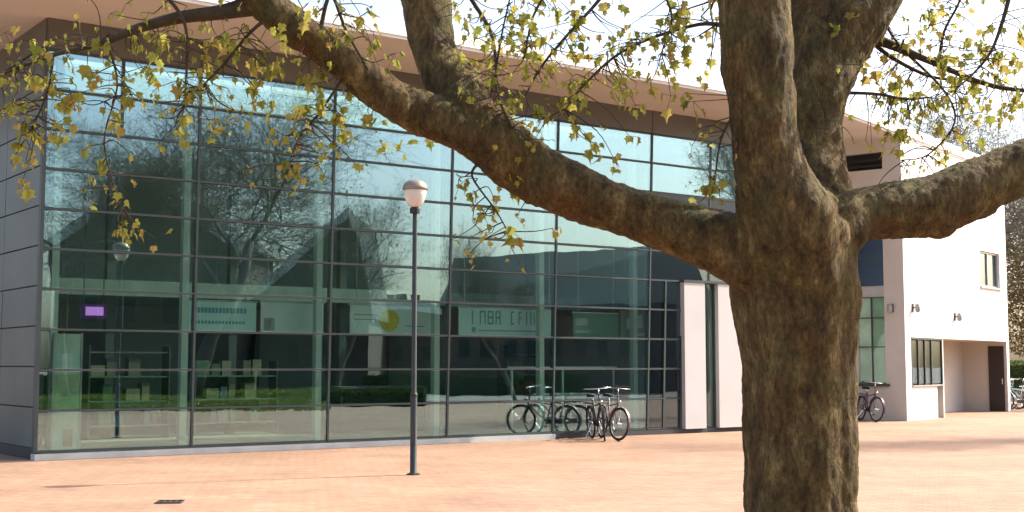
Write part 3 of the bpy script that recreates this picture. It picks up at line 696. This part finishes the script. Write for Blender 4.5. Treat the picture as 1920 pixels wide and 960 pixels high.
limbs = [
    trunk,
    limb([(1500, 520, 190, 8.2), (1478, 420, 190, 8.05), (1444, 320, 140, 7.95), (1428, 200, 132, 7.9), (1418, 80, 140, 7.9), (1408, -60, 136, 7.9), (1400, -260, 110, 7.8), (1420, -520, 80, 7.7), (1400, -800, 50, 7.7), (1380, -1050, 24, 7.6)]),
    limb([(1530, 520, 150, 8.4), (1540, 400, 130, 8.45), (1530, 300, 104, 8.6), (1527, 210, 104, 8.7), (1552, 115, 128, 8.8), (1612, 20, 122, 8.9), (1685, -90, 100, 9.0), (1760, -300, 60, 9.3), (1840, -560, 36, 9.5), (1880, -800, 18, 9.6)]),
    limb([(1540, 150, 100, 8.75), (1530, 40, 104, 8.9), (1525, -90, 86, 9.2), (1530, -300, 46, 9.7), (1500, -560, 26, 10.0)]),
    limb([(1510, 500, 150, 8.25), (1570, 430, 120, 8.25), (1625, 402, 100, 8.3), (1700, 392, 106, 8.35), (1765, 380, 114, 8.4), (1850, 346, 106, 8.45), (1930, 310, 102, 8.5), (2050, 250, 92, 8.6), (2200, 150, 76, 8.7), (2360, -20, 52, 8.8), (2480, -200, 30, 8.9)]),
    limb([(1470, 520, 150, 8.2), (1385, 470, 134, 8.2), (1290, 436, 112, 8.25), (1180, 398, 98, 8.3), (1085, 364, 100, 8.3), (1000, 326, 114, 8.3), (935, 276, 112, 8.25), (885, 226, 104, 8.2), (840, 190, 92, 8.2)]),
    limb([(900, 250, 90, 8.22), (862, 185, 96, 8.25), (830, 130, 88, 8.35), (812, 80, 84, 8.40), (800, 0, 92, 8.50), (775, -90, 84, 8.60), (760, -260, 60, 8.70), (720, -480, 36, 8.80), (700, -700, 18, 8.80)]),
    limb([(930, 275, 90, 8.22), (860, 235, 92, 8.15), (800, 216, 84, 8.10), (730, 182, 76, 8.05), (660, 130, 72, 8.00), (580, 70, 70, 7.90), (500, 8, 68, 7.80), (420, -60, 60, 7.70), (300, -170, 46, 7.60), (180, -330, 30, 7.50), (100, -480, 16, 7.40)]),
]
tree = thing('plane_tree', 'large forked plane tree with mottled bark and young leaves in front of the glass hall', 'tree', (trunk_c.x, TY, 0))
skel = MB()
for L in limbs: skel.tube([p for p, r in L], [r for p, r in L], 20)
for u, v, Y, w in ((1762, 408, 8.35, 78), (1000, 350, 8.25, 74), (905, 265, 8.2, 90), (1395, 500, 8.1, 80), (1590, 440, 8.2, 80), (1440, 470, 8.0, 90), (1548, 440, 8.02, 96), (1535, 390, 8.02, 80), (860, 190, 8.25, 100), (1190, 420, 8.3, 60), (745, 195, 8.0, 70)):
    c = at(u, v, Y); r = w / FPX * Y / 2
    skel.lathe([(r * sin(pi * k / 8) + .001, -r * cos(pi * k / 8)) for k in range(9)], c, 14)
o = skel.build('trunk', BARK, tree, True)
md = o.modifiers.new('remesh', 'REMESH'); md.mode = 'VOXEL'; md.voxel_size = .016
dg = bpy.context.evaluated_depsgraph_get()
me = bpy.data.meshes.new_from_object(o.evaluated_get(dg)); o.modifiers.clear()
bm = bmesh.new(); bm.from_mesh(me)
bmesh.ops.smooth_vert(bm, verts=bm.verts, factor=.5, use_axis_x=True, use_axis_y=True, use_axis_z=True)
bmesh.ops.smooth_vert(bm, verts=bm.verts, factor=.5, use_axis_x=True, use_axis_y=True, use_axis_z=True)
bm.normal_update()
for v in bm.verts:
    p = v.co
    d = .026 * noise.noise(p * 2.1) + .015 * noise.noise(p * 4.7 + Vector((5, 1, 2))) + .007 * noise.noise(Vector((p.x * 13, p.y * 13, p.z * 5))) + .008 * noise.noise(Vector((p.x * 26, p.y * 26, p.z * 10))) + .004 * noise.noise(p * 55)
    # ribs running down the trunk below the fork
    if p.z < 2.6: 
        a = atan2(p.y - TY, p.x - trunk_c.x); d += .012 * sin(a * 7 + 2.5 * noise.noise(p * .9)) 
    v.co = p + v.normal * d
bm.to_mesh(me); bm.free()
me.polygons.foreach_set('use_smooth', [True] * len(me.polygons))
me.materials.clear(); me.materials.append(BARK); o.data = me

# thin branches, drawn as they hang in front of the glass
thin_spec = [
    [(480, 8, 44, 7.80), (420, 22, 30, 7.75), (330, 34, 24, 7.70), (250, 56, 18, 7.65), (190, 82, 10.5, 7.60), (110, 100, 9, 7.55), (40, 124, 7.5, 7.50), (-40, 160, 6, 7.40), (-160, 230, 3.75, 7.30)],
    [(1612, 62, 24, 9.00), (1680, 88, 18, 8.95), (1760, 122, 11.2, 8.90), (1850, 158, 9.75, 8.85), (1940, 172, 7.5, 8.80), (2060, 180, 4.5, 8.70)],
    [(1625, 70, 10.5, 9.00), (1672, 108, 8.25, 9.00), (1740, 142, 6.75, 9.00), (1790, 150, 4.5, 9.00)],
    [(1560, 174, 7.5, 8.80), (1640, 176, 6, 8.75), (1700, 186, 4.5, 8.70), (1745, 182, 3, 8.70)],
    [(1360, 48, 10.5, 7.95), (1310, 46, 7.5, 8.30), (1220, 72, 6, 8.25), (1150, 108, 5.25, 8.20), (1095, 160, 3.75, 8.20), (1060, 205, 2.25, 8.20)],
    [(1170, -60, 9, 8.10), (1120, 4, 6.75, 8.10), (1060, 70, 6, 8.10), (1015, 125, 4.5, 8.10), (985, 180, 3, 8.10)],
    [(850, -60, 12, 8.50), (885, 0, 9, 8.50), (920, 60, 7.5, 8.50), (930, 130, 5.25, 8.50), (918, 190, 3, 8.50)],
    [(600, 60, 9, 7.90), (620, -10, 7.5, 7.90), (650, 60, 6, 7.90), (690, 130, 3.75, 7.90)],
    [(520, 20, 9, 7.80), (470, 60, 6.75, 7.80), (420, 120, 5.25, 7.80), (380, 160, 3, 7.80)],
    [(300, -20, 9, 7.60), (345, 40, 6.75, 7.65), (350, 120, 5.25, 7.65), (345, 200, 3, 7.70)],
    [(1000, 300, 7.5, 8.25), (960, 240, 6, 8.10), (930, 160, 4.5, 8.05), (940, 70, 3.75, 8.00), (960, -20, 3, 8.00)],
    [(100, 100, 6.75, 7.55), (90, 170, 4.5, 7.55), (60, 240, 3, 7.55)],
    [(200, 78, 6, 7.60), (220, 160, 3.75, 7.60), (195, 270, 3, 7.60), (230, 390, 1.88, 7.60)],
    [(1760, 122, 6.75, 8.90), (1770, 60, 5.25, 8.85), (1800, 0, 4.5, 8.80), (1810, -60, 3.75, 8.80)],
    [(1900, -40, 10.5, 8.60), (1880, 40, 7.5, 8.60), (1850, 110, 5.25, 8.60), (1790, 170, 3, 8.60)],
    [(1700, 100, 6, 8.95), (1770, 170, 4.5, 8.90), (1790, 230, 3.75, 8.85), (1740, 290, 3, 8.85), (1690, 300, 1.88, 8.80)],
    [(1660, -40, 7.5, 8.90), (1660, 40, 6, 8.90), (1690, 90, 3.75, 8.90)],
    [(905, 300, 7.5, 8.20), (885, 330, 4.5, 8.15), (930, 395, 3, 8.10), (955, 440, 2.25, 8.10)],
    [(640, 150, 6, 7.95), (600, 210, 4.5, 7.90), (560, 260, 3, 7.90), (540, 310, 1.88, 7.90)],
    [(1385, 200, 6, 7.90), (1352, 260, 4.5, 7.85), (1340, 345, 2.25, 7.85)],
    [(1230, -40, 6.75, 8.20), (1260, 30, 4.5, 8.20), (1240, 100, 3, 8.20)],
    [(1040, -40, 6.75, 8.10), (1000, 30, 4.5, 8.10), (985, 100, 3, 8.10)],
]
tw = MB(); anchors = []
for sp in thin_spec:
    L = limb(sp); tw.tube([p for p, r in L], [max(r, .0025) for p, r in L], 7); anchors += [p for p, r in L[2:]]
for L in limbs[1:]: anchors += [p for p, r in L[4:]]
# leaf clusters: where the photograph shows them, plus a scatter near the thin branches
cl = [(98, 150, 3), (48, 75, 2), (190, 308, 4), (236, 410, 3), (546, 312, 4), (118, 190, 3), (480, 168, 4), (655, 172, 3), (592, 196, 3), (640, 214, 3), (1012, 210, 4), (985, 225, 3), (955, 430, 3), (875, 335, 2), (972, 352, 3), (1335, 345, 3), (1300, 190, 2), (1855, 85, 5), (1875, 95, 4), (1770, 125, 3), (1620, 122, 2), (1690, 270, 3), (255, 75, 3), (300, 65, 2), (20, 215, 3), (35, 270, 3), (60, 230, 2), (40, 345, 2), (470, 105, 3), (560, 140, 3), (500, 195, 3), (230, 155, 2), (130, 165, 2), (75, 255, 2), (600, 130, 2), (525, 110, 3), (1270, 15, 3), (1265, 40, 2), (1080, 235, 3), (1120, 275, 2), (1060, 180, 2), (900, 180, 3), (930, 130, 2), (980, 85, 2), (1010, 70, 2), (1040, 120, 2), (1090, 25, 2), (1150, 65, 2), (1235, 60, 2), (1220, 155, 2), (1290, 95, 2), (1105, 110, 2), (1040, 20, 2), (960, 30, 2), (700, 60, 2), (740, 100, 2), (690, 20, 2), (620, 60, 2), (1640, 20, 3), (1740, 15, 3), (1830, 150, 3), (1790, 150, 2), (1910, 110, 3), (1900, 180, 2), (1735, 200, 2), (1755, 230, 2), (1850, 270, 2), (1840, 210, 2), (1800, 180, 2), (1600, 25, 2), (1560, 60, 1), (1780, 60, 2), (1675, 130, 2), (1910, 60, 3), (340, 150, 2), (395, 85, 2), (420, 60, 2), (410, 225, 2), (360, 180, 1), (880, 370, 2), (905, 400, 2), (925, 370, 1), (510, 130, 2), (560, 205, 2), (690, 210, 2), (345, 260, 1), (1340, 330, 2), (1150, 295, 2), (1180, 255, 1), (650, 60, 2), (1655, 55, 2), (1690, 150, 2), (1880, 140, 3), (1820, 95, 3)] + [(860 + (k * 97) % 480, 8 + (k * 53) % 190, 1 + k % 2) for k in range(46)] + [(1640 + (k * 61) % 280, 15 + (k * 47) % 250, 1 + k % 3) for k in range(26)] + [(10 + (k * 83) % 640, 60 + (k * 41) % 190, 1 + k % 3) for k in range(44)]
leaf_me = None
def leaf_mesh():
    # five-lobed young plane leaf, folded along the midrib, stalk at the origin, ~1 unit long
    rim = [(.0, .0), (.22, -.05), (.48, .10), (.36, .26), (.56, .48), (.30, .52), (.14, .62), (.0, 1.0)]
    mb = MB(); i0 = 0
    v = []; 
    for x, y in rim: v.append((x, y, .28 * x - .25 * y * y))
    for x, y in rim[1:-1]: v.append((-x, y, .28 * x - .25 * y * y))
    c = [(0, .25, -.02), (0, .55, -.08)]
    mb.v = v + c; n = len(v); A = n; B = n + 1
    R = list(range(0, 8)); Lf = [0] + list(range(8, 14)) + [7]
    for side_ in (R, Lf):
        mb.f += [(side_[0], side_[1], A), (side_[1], side_[2], A), (side_[2], side_[3], A), (side_[3], B, A), (side_[3], side_[4], B), (side_[4], side_[5], B), (side_[5], side_[6], B), (side_[6], side_[7], B)]
    me = mb.mesh('leaf'); me.materials.append(LEAF); me.polygons.foreach_set('use_smooth', [True] * len(me.polygons)); return me
leaf_me = leaf_mesh()
rnd = random.Random(11)
leaf_tf = []; crown_tf = []
def leaf_tfm(p, size):
    e = Matrix.Rotation(rnd.uniform(0, 2 * pi), 4, 'Z') @ Matrix.Rotation(rnd.uniform(-2.4, -.9), 4, 'X') @ Matrix.Rotation(rnd.uniform(-.8, .8), 4, 'Y')
    return Matrix.Translation(p) @ e @ Matrix.Diagonal((size * rnd.uniform(.6, 1), size, size, 1))
def cluster(c, n, dst, spread=.05, size=(.055, .105)):
    best = min(anchors, key=lambda a: (a - c).length + (0.25 if a.z < c.z else 0))
    if (best - c).length > .04:
        mid = (best + c) / 2 + W(rnd.uniform(-.05, .05), rnd.uniform(-.05, .05), rnd.uniform(-.04, .05))
        q = smooth_path([(best, .0042), (mid, .0032), (c, .002)], 4); tw.tube([a for a, r in q], [r for a, r in q], 5)
    for k in range(n):
        d = Vector((rnd.gauss(0, 1), rnd.gauss(0, 1), rnd.gauss(0, 1) - .5)) * spread * .6
        tw.tube([c, c + d], .0016, 4, False); dst.append(leaf_tfm(c + d, rnd.uniform(*size)))
for (u, v, n) in cl:
    Y0 = min(anchors, key=lambda a: (Vector((a.x, a.z)) - Vector(((u - 960) / FPX * 8, CAMZ + (685 - v) / FPX * 8))).length).y
    c = at(u, v, Y0 + rnd.uniform(-.25, .25)); cluster(c, n + 2, leaf_tf if len(leaf_tf) < 298 else crown_tf, .055, (.045, .095))
thin_a = []
for sp in thin_spec: thin_a += [p for p, r in limb(sp)[3:]]
for k in range(620):
    a = rnd.choice(thin_a); c = a + Vector((rnd.gauss(0, .13), rnd.gauss(0, .2), rnd.gauss(-.07, .12)))
    cluster(c, rnd.choice((1, 2, 2, 3)), leaf_tf if len(leaf_tf) < 296 else crown_tf, .05, (.022, .062))
# side shoots up in the crown (out of the picture) with leaves
def shoots(p, d, ln, r, gen):
    pts = [p]; q = p.copy(); dd = d.copy()
    for k in range(5):
        dd = (dd + Vector((rnd.gauss(0, .22), rnd.gauss(0, .22), rnd.gauss(.03, .18)))).normalized(); q = q + dd * ln / 5; pts.append(q)
        if gen > 0 and k > 0 and rnd.random() < .8: shoots(q, (dd + Vector((rnd.gauss(0, .7), rnd.gauss(0, .7), rnd.gauss(0, .5)))).normalized(), ln * .6, r * (1 - k / 6) * .7, gen - 1)
        if gen == 0 and rnd.random() < .7:
            for _ in range(2): crown_tf.append(leaf_tfm(q + Vector((rnd.gauss(0, .06), rnd.gauss(0, .06), rnd.gauss(-.03, .05))), rnd.uniform(.04, .1)))
    tw.tube(pts, [r * (1 - .16 * k) for k in range(6)], 5)
top_lim = at(960, -120, 8).z
for L in limbs[1:]:
    for (p, r) in L:
        if p.z > top_lim and rnd.random() < .34:
            for _ in range(1 if r > .05 else 2):
                a = rnd.uniform(0, 2 * pi); shoots(p, Vector((cos(a), sin(a), rnd.uniform(.25, 1.0))).normalized(), rnd.uniform(1.2, 2.2), max(.012, r * .25), 2)
tw.build('twigs', TWIG, tree, True, fix=False)['kind'] = 'stuff'
for m_ in leaf_tf[:298]:
    o = bpy.data.objects.new('leaf', leaf_me); COL.objects.link(o); o.parent = tree
    o.matrix_parent_inverse = Matrix.Translation(-tree.location); o.matrix_basis = m_
fo = MB(); lv = [v.co.copy() for v in leaf_me.vertices]; lf = [tuple(p.vertices) for p in leaf_me.polygons]
for m_ in crown_tf + leaf_tf[298:]:
    i = len(fo.v); fo.v += [tuple(m_ @ v) for v in lv]; fo.f += [tuple(i + k for k in f) for f in lf]
fo.build('crown_leaves', LEAF, tree, fix=False)['kind'] = 'stuff'
pit = MB().lathe([(0.0, .012), (.75, .012), (.76, .02), (.85, .02), (.85, 0)], (trunk_c.x, TY, 0), 32).build('tree_pit', SOIL)
kind(pit, 'structure')

# ------------------------------------------------------------------ other trees: real trees round the square
def gen_tree(seed, h, spread, leaves, gens=5, trunk_r=.25, leaf_size=.09, upright=.35, first=.28):
    rn = random.Random(seed); b = MB(); tips = []
    def grow(p, d, ln, r, g):
        n = 5; pts = [p]; rr = [r]; q = p.copy(); dd = d.copy()
        for k in range(n):
            dd = (dd + Vector((rn.gauss(0, .13), rn.gauss(0, .13), rn.gauss(.02 * upright, .09)))).normalized(); q = q + dd * ln / n
            pts.append(q); rr.append(r * (1 - .5 * (k + 1) / n))
            if g > 0 and k >= (2 if g == gens else 0):
                for _ in range(2 if rn.random() < .45 else 1):
                    a = rn.uniform(0, 2 * pi); e = dd.orthogonal().normalized(); e = Matrix.Rotation(a, 3, dd) @ e
                    nd = (dd * rn.uniform(.5, .9) + e * rn.uniform(.55, 1.0) * spread + W(0, 0, upright * .3)).normalized()
                    grow(q, nd, ln * rn.uniform(.55, .78), rr[-1] * rn.uniform(.45, .7), g - 1)
            if g <= 1: tips.append(q)
        b.tube(pts, [max(x, .004) for x in rr], 8 if g >= gens - 1 else (5 if g > 1 else 3), g >= gens - 1)
        if g > 0 and g < gens: pass
    grow(Vector((0, 0, -.1)), Vector((0, 0, 1)), h * .55, trunk_r, gens)
    zt = max(v[2] for v in b.v); k = h / zt
    b.v = [(x * k, y * k, z * k) for x, y, z in b.v]; tips = [t * k for t in tips]
    f = MB()
    for _ in range(leaves):
        c = rn.choice(tips) + Vector((rn.gauss(0, .12), rn.gauss(0, .12), rn.gauss(0, .12)))
        d1 = Vector((rn.gauss(0, 1), rn.gauss(0, 1), rn.gauss(0, 1))).normalized(); d2 = d1.orthogonal().normalized()
        s_ = leaf_size * rn.uniform(.6, 1.3); d1 *= s_; d2 *= s_ * .6
        f.quad(c - d1, c + d2, c + d1, c - d2)
    wood = b.mesh('branches'); wood.polygons.foreach_set('use_smooth', [True] * len(wood.polygons)); return wood, f.mesh('leaves')
def place_tree(data, loc, rz, sc, label, leafm=None, barkm=None, group='trees round the square', name='tree', cat='tree'):
    t = thing(name, label, cat, loc, rz, group, True); t.scale = sc if isinstance(sc, tuple) else (sc, sc, sc)
    w = link('trunk', data[0], barkm or FARBARK, t); f = link('crown', data[1], leafm or LEAF2, t); f['kind'] = 'stuff'
    return t
T1 = gen_tree(3, 13, .95, 4500, 5, .24, .04, .3)
T2 = gen_tree(8, 14, .75, 2600, 5, .26, .06, .5)
def refl(u, v, D): return mirror(at(u, v, D))
def rbase(u, D):
    p = refl(u, 685, D); p.z = 0; return p
place_tree(T1, rbase(365, 60), .4, (1.75, 1.75, 1.25), 'spreading bare tree on the lawn, mirrored in the middle of the glass front')
place_tree(T1, rbase(130, 66), 2.1, (1.5, 1.5, 1.25), 'tall bare tree at the end of the lawn, mirrored beside the glass corner')
place_tree(T2, rbase(632, 70), 1.0, (.9, .9, .85), 'slender bare tree between the gabled houses, mirrored beside the open sky')
place_tree(T2, rbase(960, 62), 3.0, .62, 'small bare tree in front of the long dark roofed house')
place_tree(T2, W(19.5, 31.5, 0), 2.2, (.62, .62, 1.12), 'slender bare tree beside the white house, casting thin shadows on the square')
place_tree(T1, W(20.5, 62, 0), 5.0, (1.6, 1.6, 1.2), 'bare spreading tree behind the white house', FARL := leaf_mat('pale_bud', (.30, .28, .16), (.36, .32, .20), (.28, .24, .15), .4), mat('pale_bark', (.26, .24, .22), .9, 0, .2))
# ------------------------------------------------------------------ hedge and brown beech at the far right
def leafy_mass(n, fn, size, seed):
    rn = random.Random(seed); f = MB()
    for _ in range(n):
        c = fn(rn); d1 = Vector((rn.gauss(0, 1), rn.gauss(0, 1), rn.gauss(0, 1))).normalized(); d2 = d1.orthogonal().normalized(); s_ = size * rn.uniform(.6, 1.3)
        f.quad(c - d1 * s_, c + d2 * s_ * .6, c + d1 * s_, c - d2 * s_ * .6)
    return f
hp = ground(1915, 752); hp.z = 0
t = thing('hedge', 'clipped green hedge behind the parked bicycles', 'hedge', hp)
hx = Vector((.95, -.3, 0)).normalized(); hy = Vector((.3, .95, 0))
def hfn(rn):
    k = rn.choice((0, 0, 1, 2)); a = rn.uniform(-.8, 8); b = rn.uniform(-.5, .5); z = rn.uniform(.05, 1.75)
    if k == 0: b = -.5
    elif k == 1: z = 1.75
    return hp + hx * a + hy * (b + rn.gauss(0, .05)) + W(0, 0, max(.03, z + rn.gauss(0, .05)))
leafy_mass(9000, hfn, .05, 4).build('foliage', HEDGE, t, fix=False)['kind'] = 'stuff'
MB().box(lambda a, b, c: hp + hx * a + hy * b + W(0, 0, c), -.7, 7.9, -.38, .4, .0, 1.62).build('hedge_core', mat('hedge_core', (.03, .045, .015), .95, 0, .4, 8), t)
bp_ = ground(1935, 744); bp_.z = 0
t = thing('beech_tree', 'brown leaved beech tree standing behind the hedge', 'tree', bp_)
MB().tube([bp_ + W(0, 0, -.1), bp_ + W(.1, 0, 3), bp_ + W(0, .1, 8)], [.35, .28, .1], 10).build('trunk', FARBARK, t, True)
def bfn(rn):
    while True:
        p = Vector((rn.uniform(-1, 1), rn.uniform(-1, 1), rn.uniform(-1, 1)))
        if p.length < 1 and noise.noise(p * 3.0 + Vector((3, 3, 3))) > -.28: return bp_ + Vector((p.x * 2.5, p.y * 2.5, 6.2 + p.z * 4.3))
leafy_mass(16000, bfn, .09, 5).build('crown', LEAFB, t, fix=False)['kind'] = 'stuff'

# ------------------------------------------------------------------ the far side of the square (mirrored in the glass): lawn and houses
def M(x, y, z):                       # seen-in-the-glass position -> where it really stands
    return mirror(Vector((x, y, z)))
def gx(u, D): return (u - 960) / FPX * D
lawn = []
for u, v in ((-300, 768), (300, 768), (610, 762), (655, 748), (600, 727), (480, 722), (-300, 722)):
    p = ground(u, v); lawn.append(M(p.x, p.y, .02))
kind(MB().poly(lawn).build('lawn', GRASS, fix=False), 'structure')
def lfn(rn):
    while True:
        y = rn.uniform(47, 95); x = rn.uniform(gx(-100, y), gx(620, y))
        return M(x, y, rn.uniform(.02, .09))
g = leafy_mass(14000, lfn, .10, 9).build('grass', leaf_mat('grass_blade', (.12, .155, .03), (.17, .20, .04), (.20, .215, .055), .35), fix=False); tag(g, 'short green grass growing over the lawn', 'grass'); kind(g, 'stuff')
WFRAME = mat('grey_window_frame', (.16, .16, .15), .7); LIME = mat('white_verge', (.80, .80, .74), .7); PANE = mat('dark_window', (.02, .025, .03), .15, 0, .1)
WALLD = mat('dark_brown_brick', (.10, .08, .06), .9, 0, .2, 6); WALLG = mat('grey_render', (.22, .21, .19), .9, 0, .12, 2)
def gable(name, label, u0, u1, uap, D, ve, va, depth, wallm, roofm, wins, chim=None):
    x0, x1, xa = gx(u0, D), gx(u1, D), gx(uap, D); ze = CAMZ + (685 - ve) / FPX * D; za = CAMZ + (685 - va) / FPX * D
    base = M((x0 + x1) / 2, D, 0); t = thing(name, label, 'house', base, group='houses across the square')
    y0, y1 = D, D + depth
    MB().prism([M(x0, y0, 0), M(x1, y0, 0), M(x1, y0, ze), M(xa, y0, za), M(x0, y0, ze)], M(0, y1, 0) - M(0, y0, 0)).build('wall', wallm, t)
    for (xe, xk) in ((x0, xa), (x1, xa)):
        if abs(xe - xk) < .3: continue
        k = .35 / abs(xk - xe); ex = xe + (xe - xk) * k; ez = ze - (za - ze) * k
        MB().hexa([M(ex, y0 - .3, ez), M(ex, y1 + .3, ez), M(xk, y1 + .3, za), M(xk, y0 - .3, za), M(ex, y0 - .3, ez + .22), M(ex, y1 + .3, ez + .22), M(xk, y1 + .3, za + .22), M(xk, y0 - .3, za + .22)]).build('roof', roofm, t)
        MB().hexa([M(ex, y0 - .42, ez - .38), M(ex, y0 - .302, ez - .38), M(xk, y0 - .302, za - .38), M(xk, y0 - .42, za - .38), M(ex, y0 - .42, ez + .3), M(ex, y0 - .302, ez + .3), M(xk, y0 - .302, za + .3), M(xk, y0 - .42, za + .3)]).build('verge_board', LIME, t)
    for (ua, ub, va_, vb_) in wins:
        xa_, xb_ = gx(ua, D), gx(ub, D); zt_ = CAMZ + (685 - va_) / FPX * D; zb_ = CAMZ + (685 - vb_) / FPX * D
        f = lambda a, b, c: M(a, b, c)
        w = MB().box(f, xa_ - .08, xb_ + .08, y0 - .05, y0 - .002, zb_ - .08, zt_ + .08).build('window', WFRAME, t)
        MB().box(f, xa_, xb_, y0 - .07, y0 - .051, zb_, zt_).build('pane', PANE, w)
    if chim:
        for uc in chim:
            xc = gx(uc, D); MB().box(lambda a, b, c: M(a, b, c), xc - .35, xc + .35, y0 + depth * .4, y0 + depth * .4 + .7, max(ze - .2, 2), za + 1.0).build('chimney', WALLD, t)
    return t
gable('gabled_house', 'tall dark house with a white edged steep gable across the lawn', 95, 440, 262, 80, 462, 335, 12, WALLD, ROOF, [(150, 180, 560, 610), (215, 250, 560, 610), (300, 335, 560, 610), (380, 410, 560, 610)])
gable('gabled_house', 'dark house with one long white edged roof slope rising to a corner', 478, 690, 660, 84, 548, 395, 12, WALLD, ROOF, [(540, 560, 640, 680), (600, 620, 640, 680)])
gable('terrace_house', 'low brick terrace with small dark windows and three chimneys', 640, 860, 750, 96, 590, 572, 8, BRICK, ROOF, [(655, 678, 642, 672), (700, 720, 645, 672), (738, 756, 645, 672), (790, 808, 645, 672), (830, 846, 645, 672)], [718, 738, 765])
def longhouse():
    D = 78; f = lambda a, b, c: M(a, b, c)
    t = thing('long_house', 'long brick house under a large dark hipped roof opposite the glass hall', 'house', M(gx(1010, D), D, 0), group='houses across the square')
    x0, x1 = gx(830, D), gx(1330, D); ze = CAMZ + (685 - 575) / FPX * D; zt = CAMZ + (685 - 462) / FPX * D
    MB().box(f, x0, x1, D, D + 11, 0, ze).build('wall', BRICK, t)
    MB().hexa([M(x0 - .3, D - .5, ze), M(x1 + .3, D - .5, ze), M(x1 + .3, D + 11.5, ze), M(x0 - .3, D + 11.5, ze), M(x0 + .5, D + 4, zt - .4), M(x1 - .5, D + 4, zt + .5), M(x1 - .5, D + 7, zt + .5), M(x0 + .5, D + 7, zt - .4)]).build('roof', ROOF, t)
    MB().box(f, x0 - .32, x1 + .32, D - .62, D - .51, ze - .15, ze + .1).build('gutter', ALU, t)
    for k in range(11):
        u = 865 + k * 42; xa = gx(u, D); zb = CAMZ + (685 - 668) / FPX * D
        w = MB().box(f, xa - .05, xa + .75, D - .05, D - .002, zb - .05, zb + 1.05).build('window', WFRAME, t); MB().box(f, xa, xa + .7, D - .07, D - .051, zb, zb + 1).build('pane', PANE, w)
longhouse()
# clipped dark hedges in front of the houses
def far_hedge(u0, u1, D, h, label, seed):
    x0, x1 = gx(u0, D), gx(u1, D); t = thing('hedge', label, 'hedge', M((x0 + x1) / 2, D, 0), group='hedges across the square')
    MB().box(lambda a, b, c: M(a, b, c), x0, x1, D - .3, D + .3, 0, h).build('hedge_core', MATS['hedge_core'], t)
    leafy_mass(1800, lambda rn: M(rn.uniform(x0, x1), D + rn.choice((-.32, rn.uniform(-.3, .3))), rn.uniform(.05, h + .1)), .08, seed).build('foliage', HEDGE, t, fix=False)['kind'] = 'stuff'
far_hedge(600, 800, 52, .55, 'low dark hedge along the edge of the lawn', 21)
far_hedge(680, 1100, 74, 1.1, 'chest high dark hedge in front of the brick terrace', 22)
far_hedge(60, 480, 76, 1.2, 'chest high dark hedge in front of the steep gabled house', 23)
print('tris', sum(len(o.data.polygons) for o in bpy.data.objects if o.type == 'MESH'))
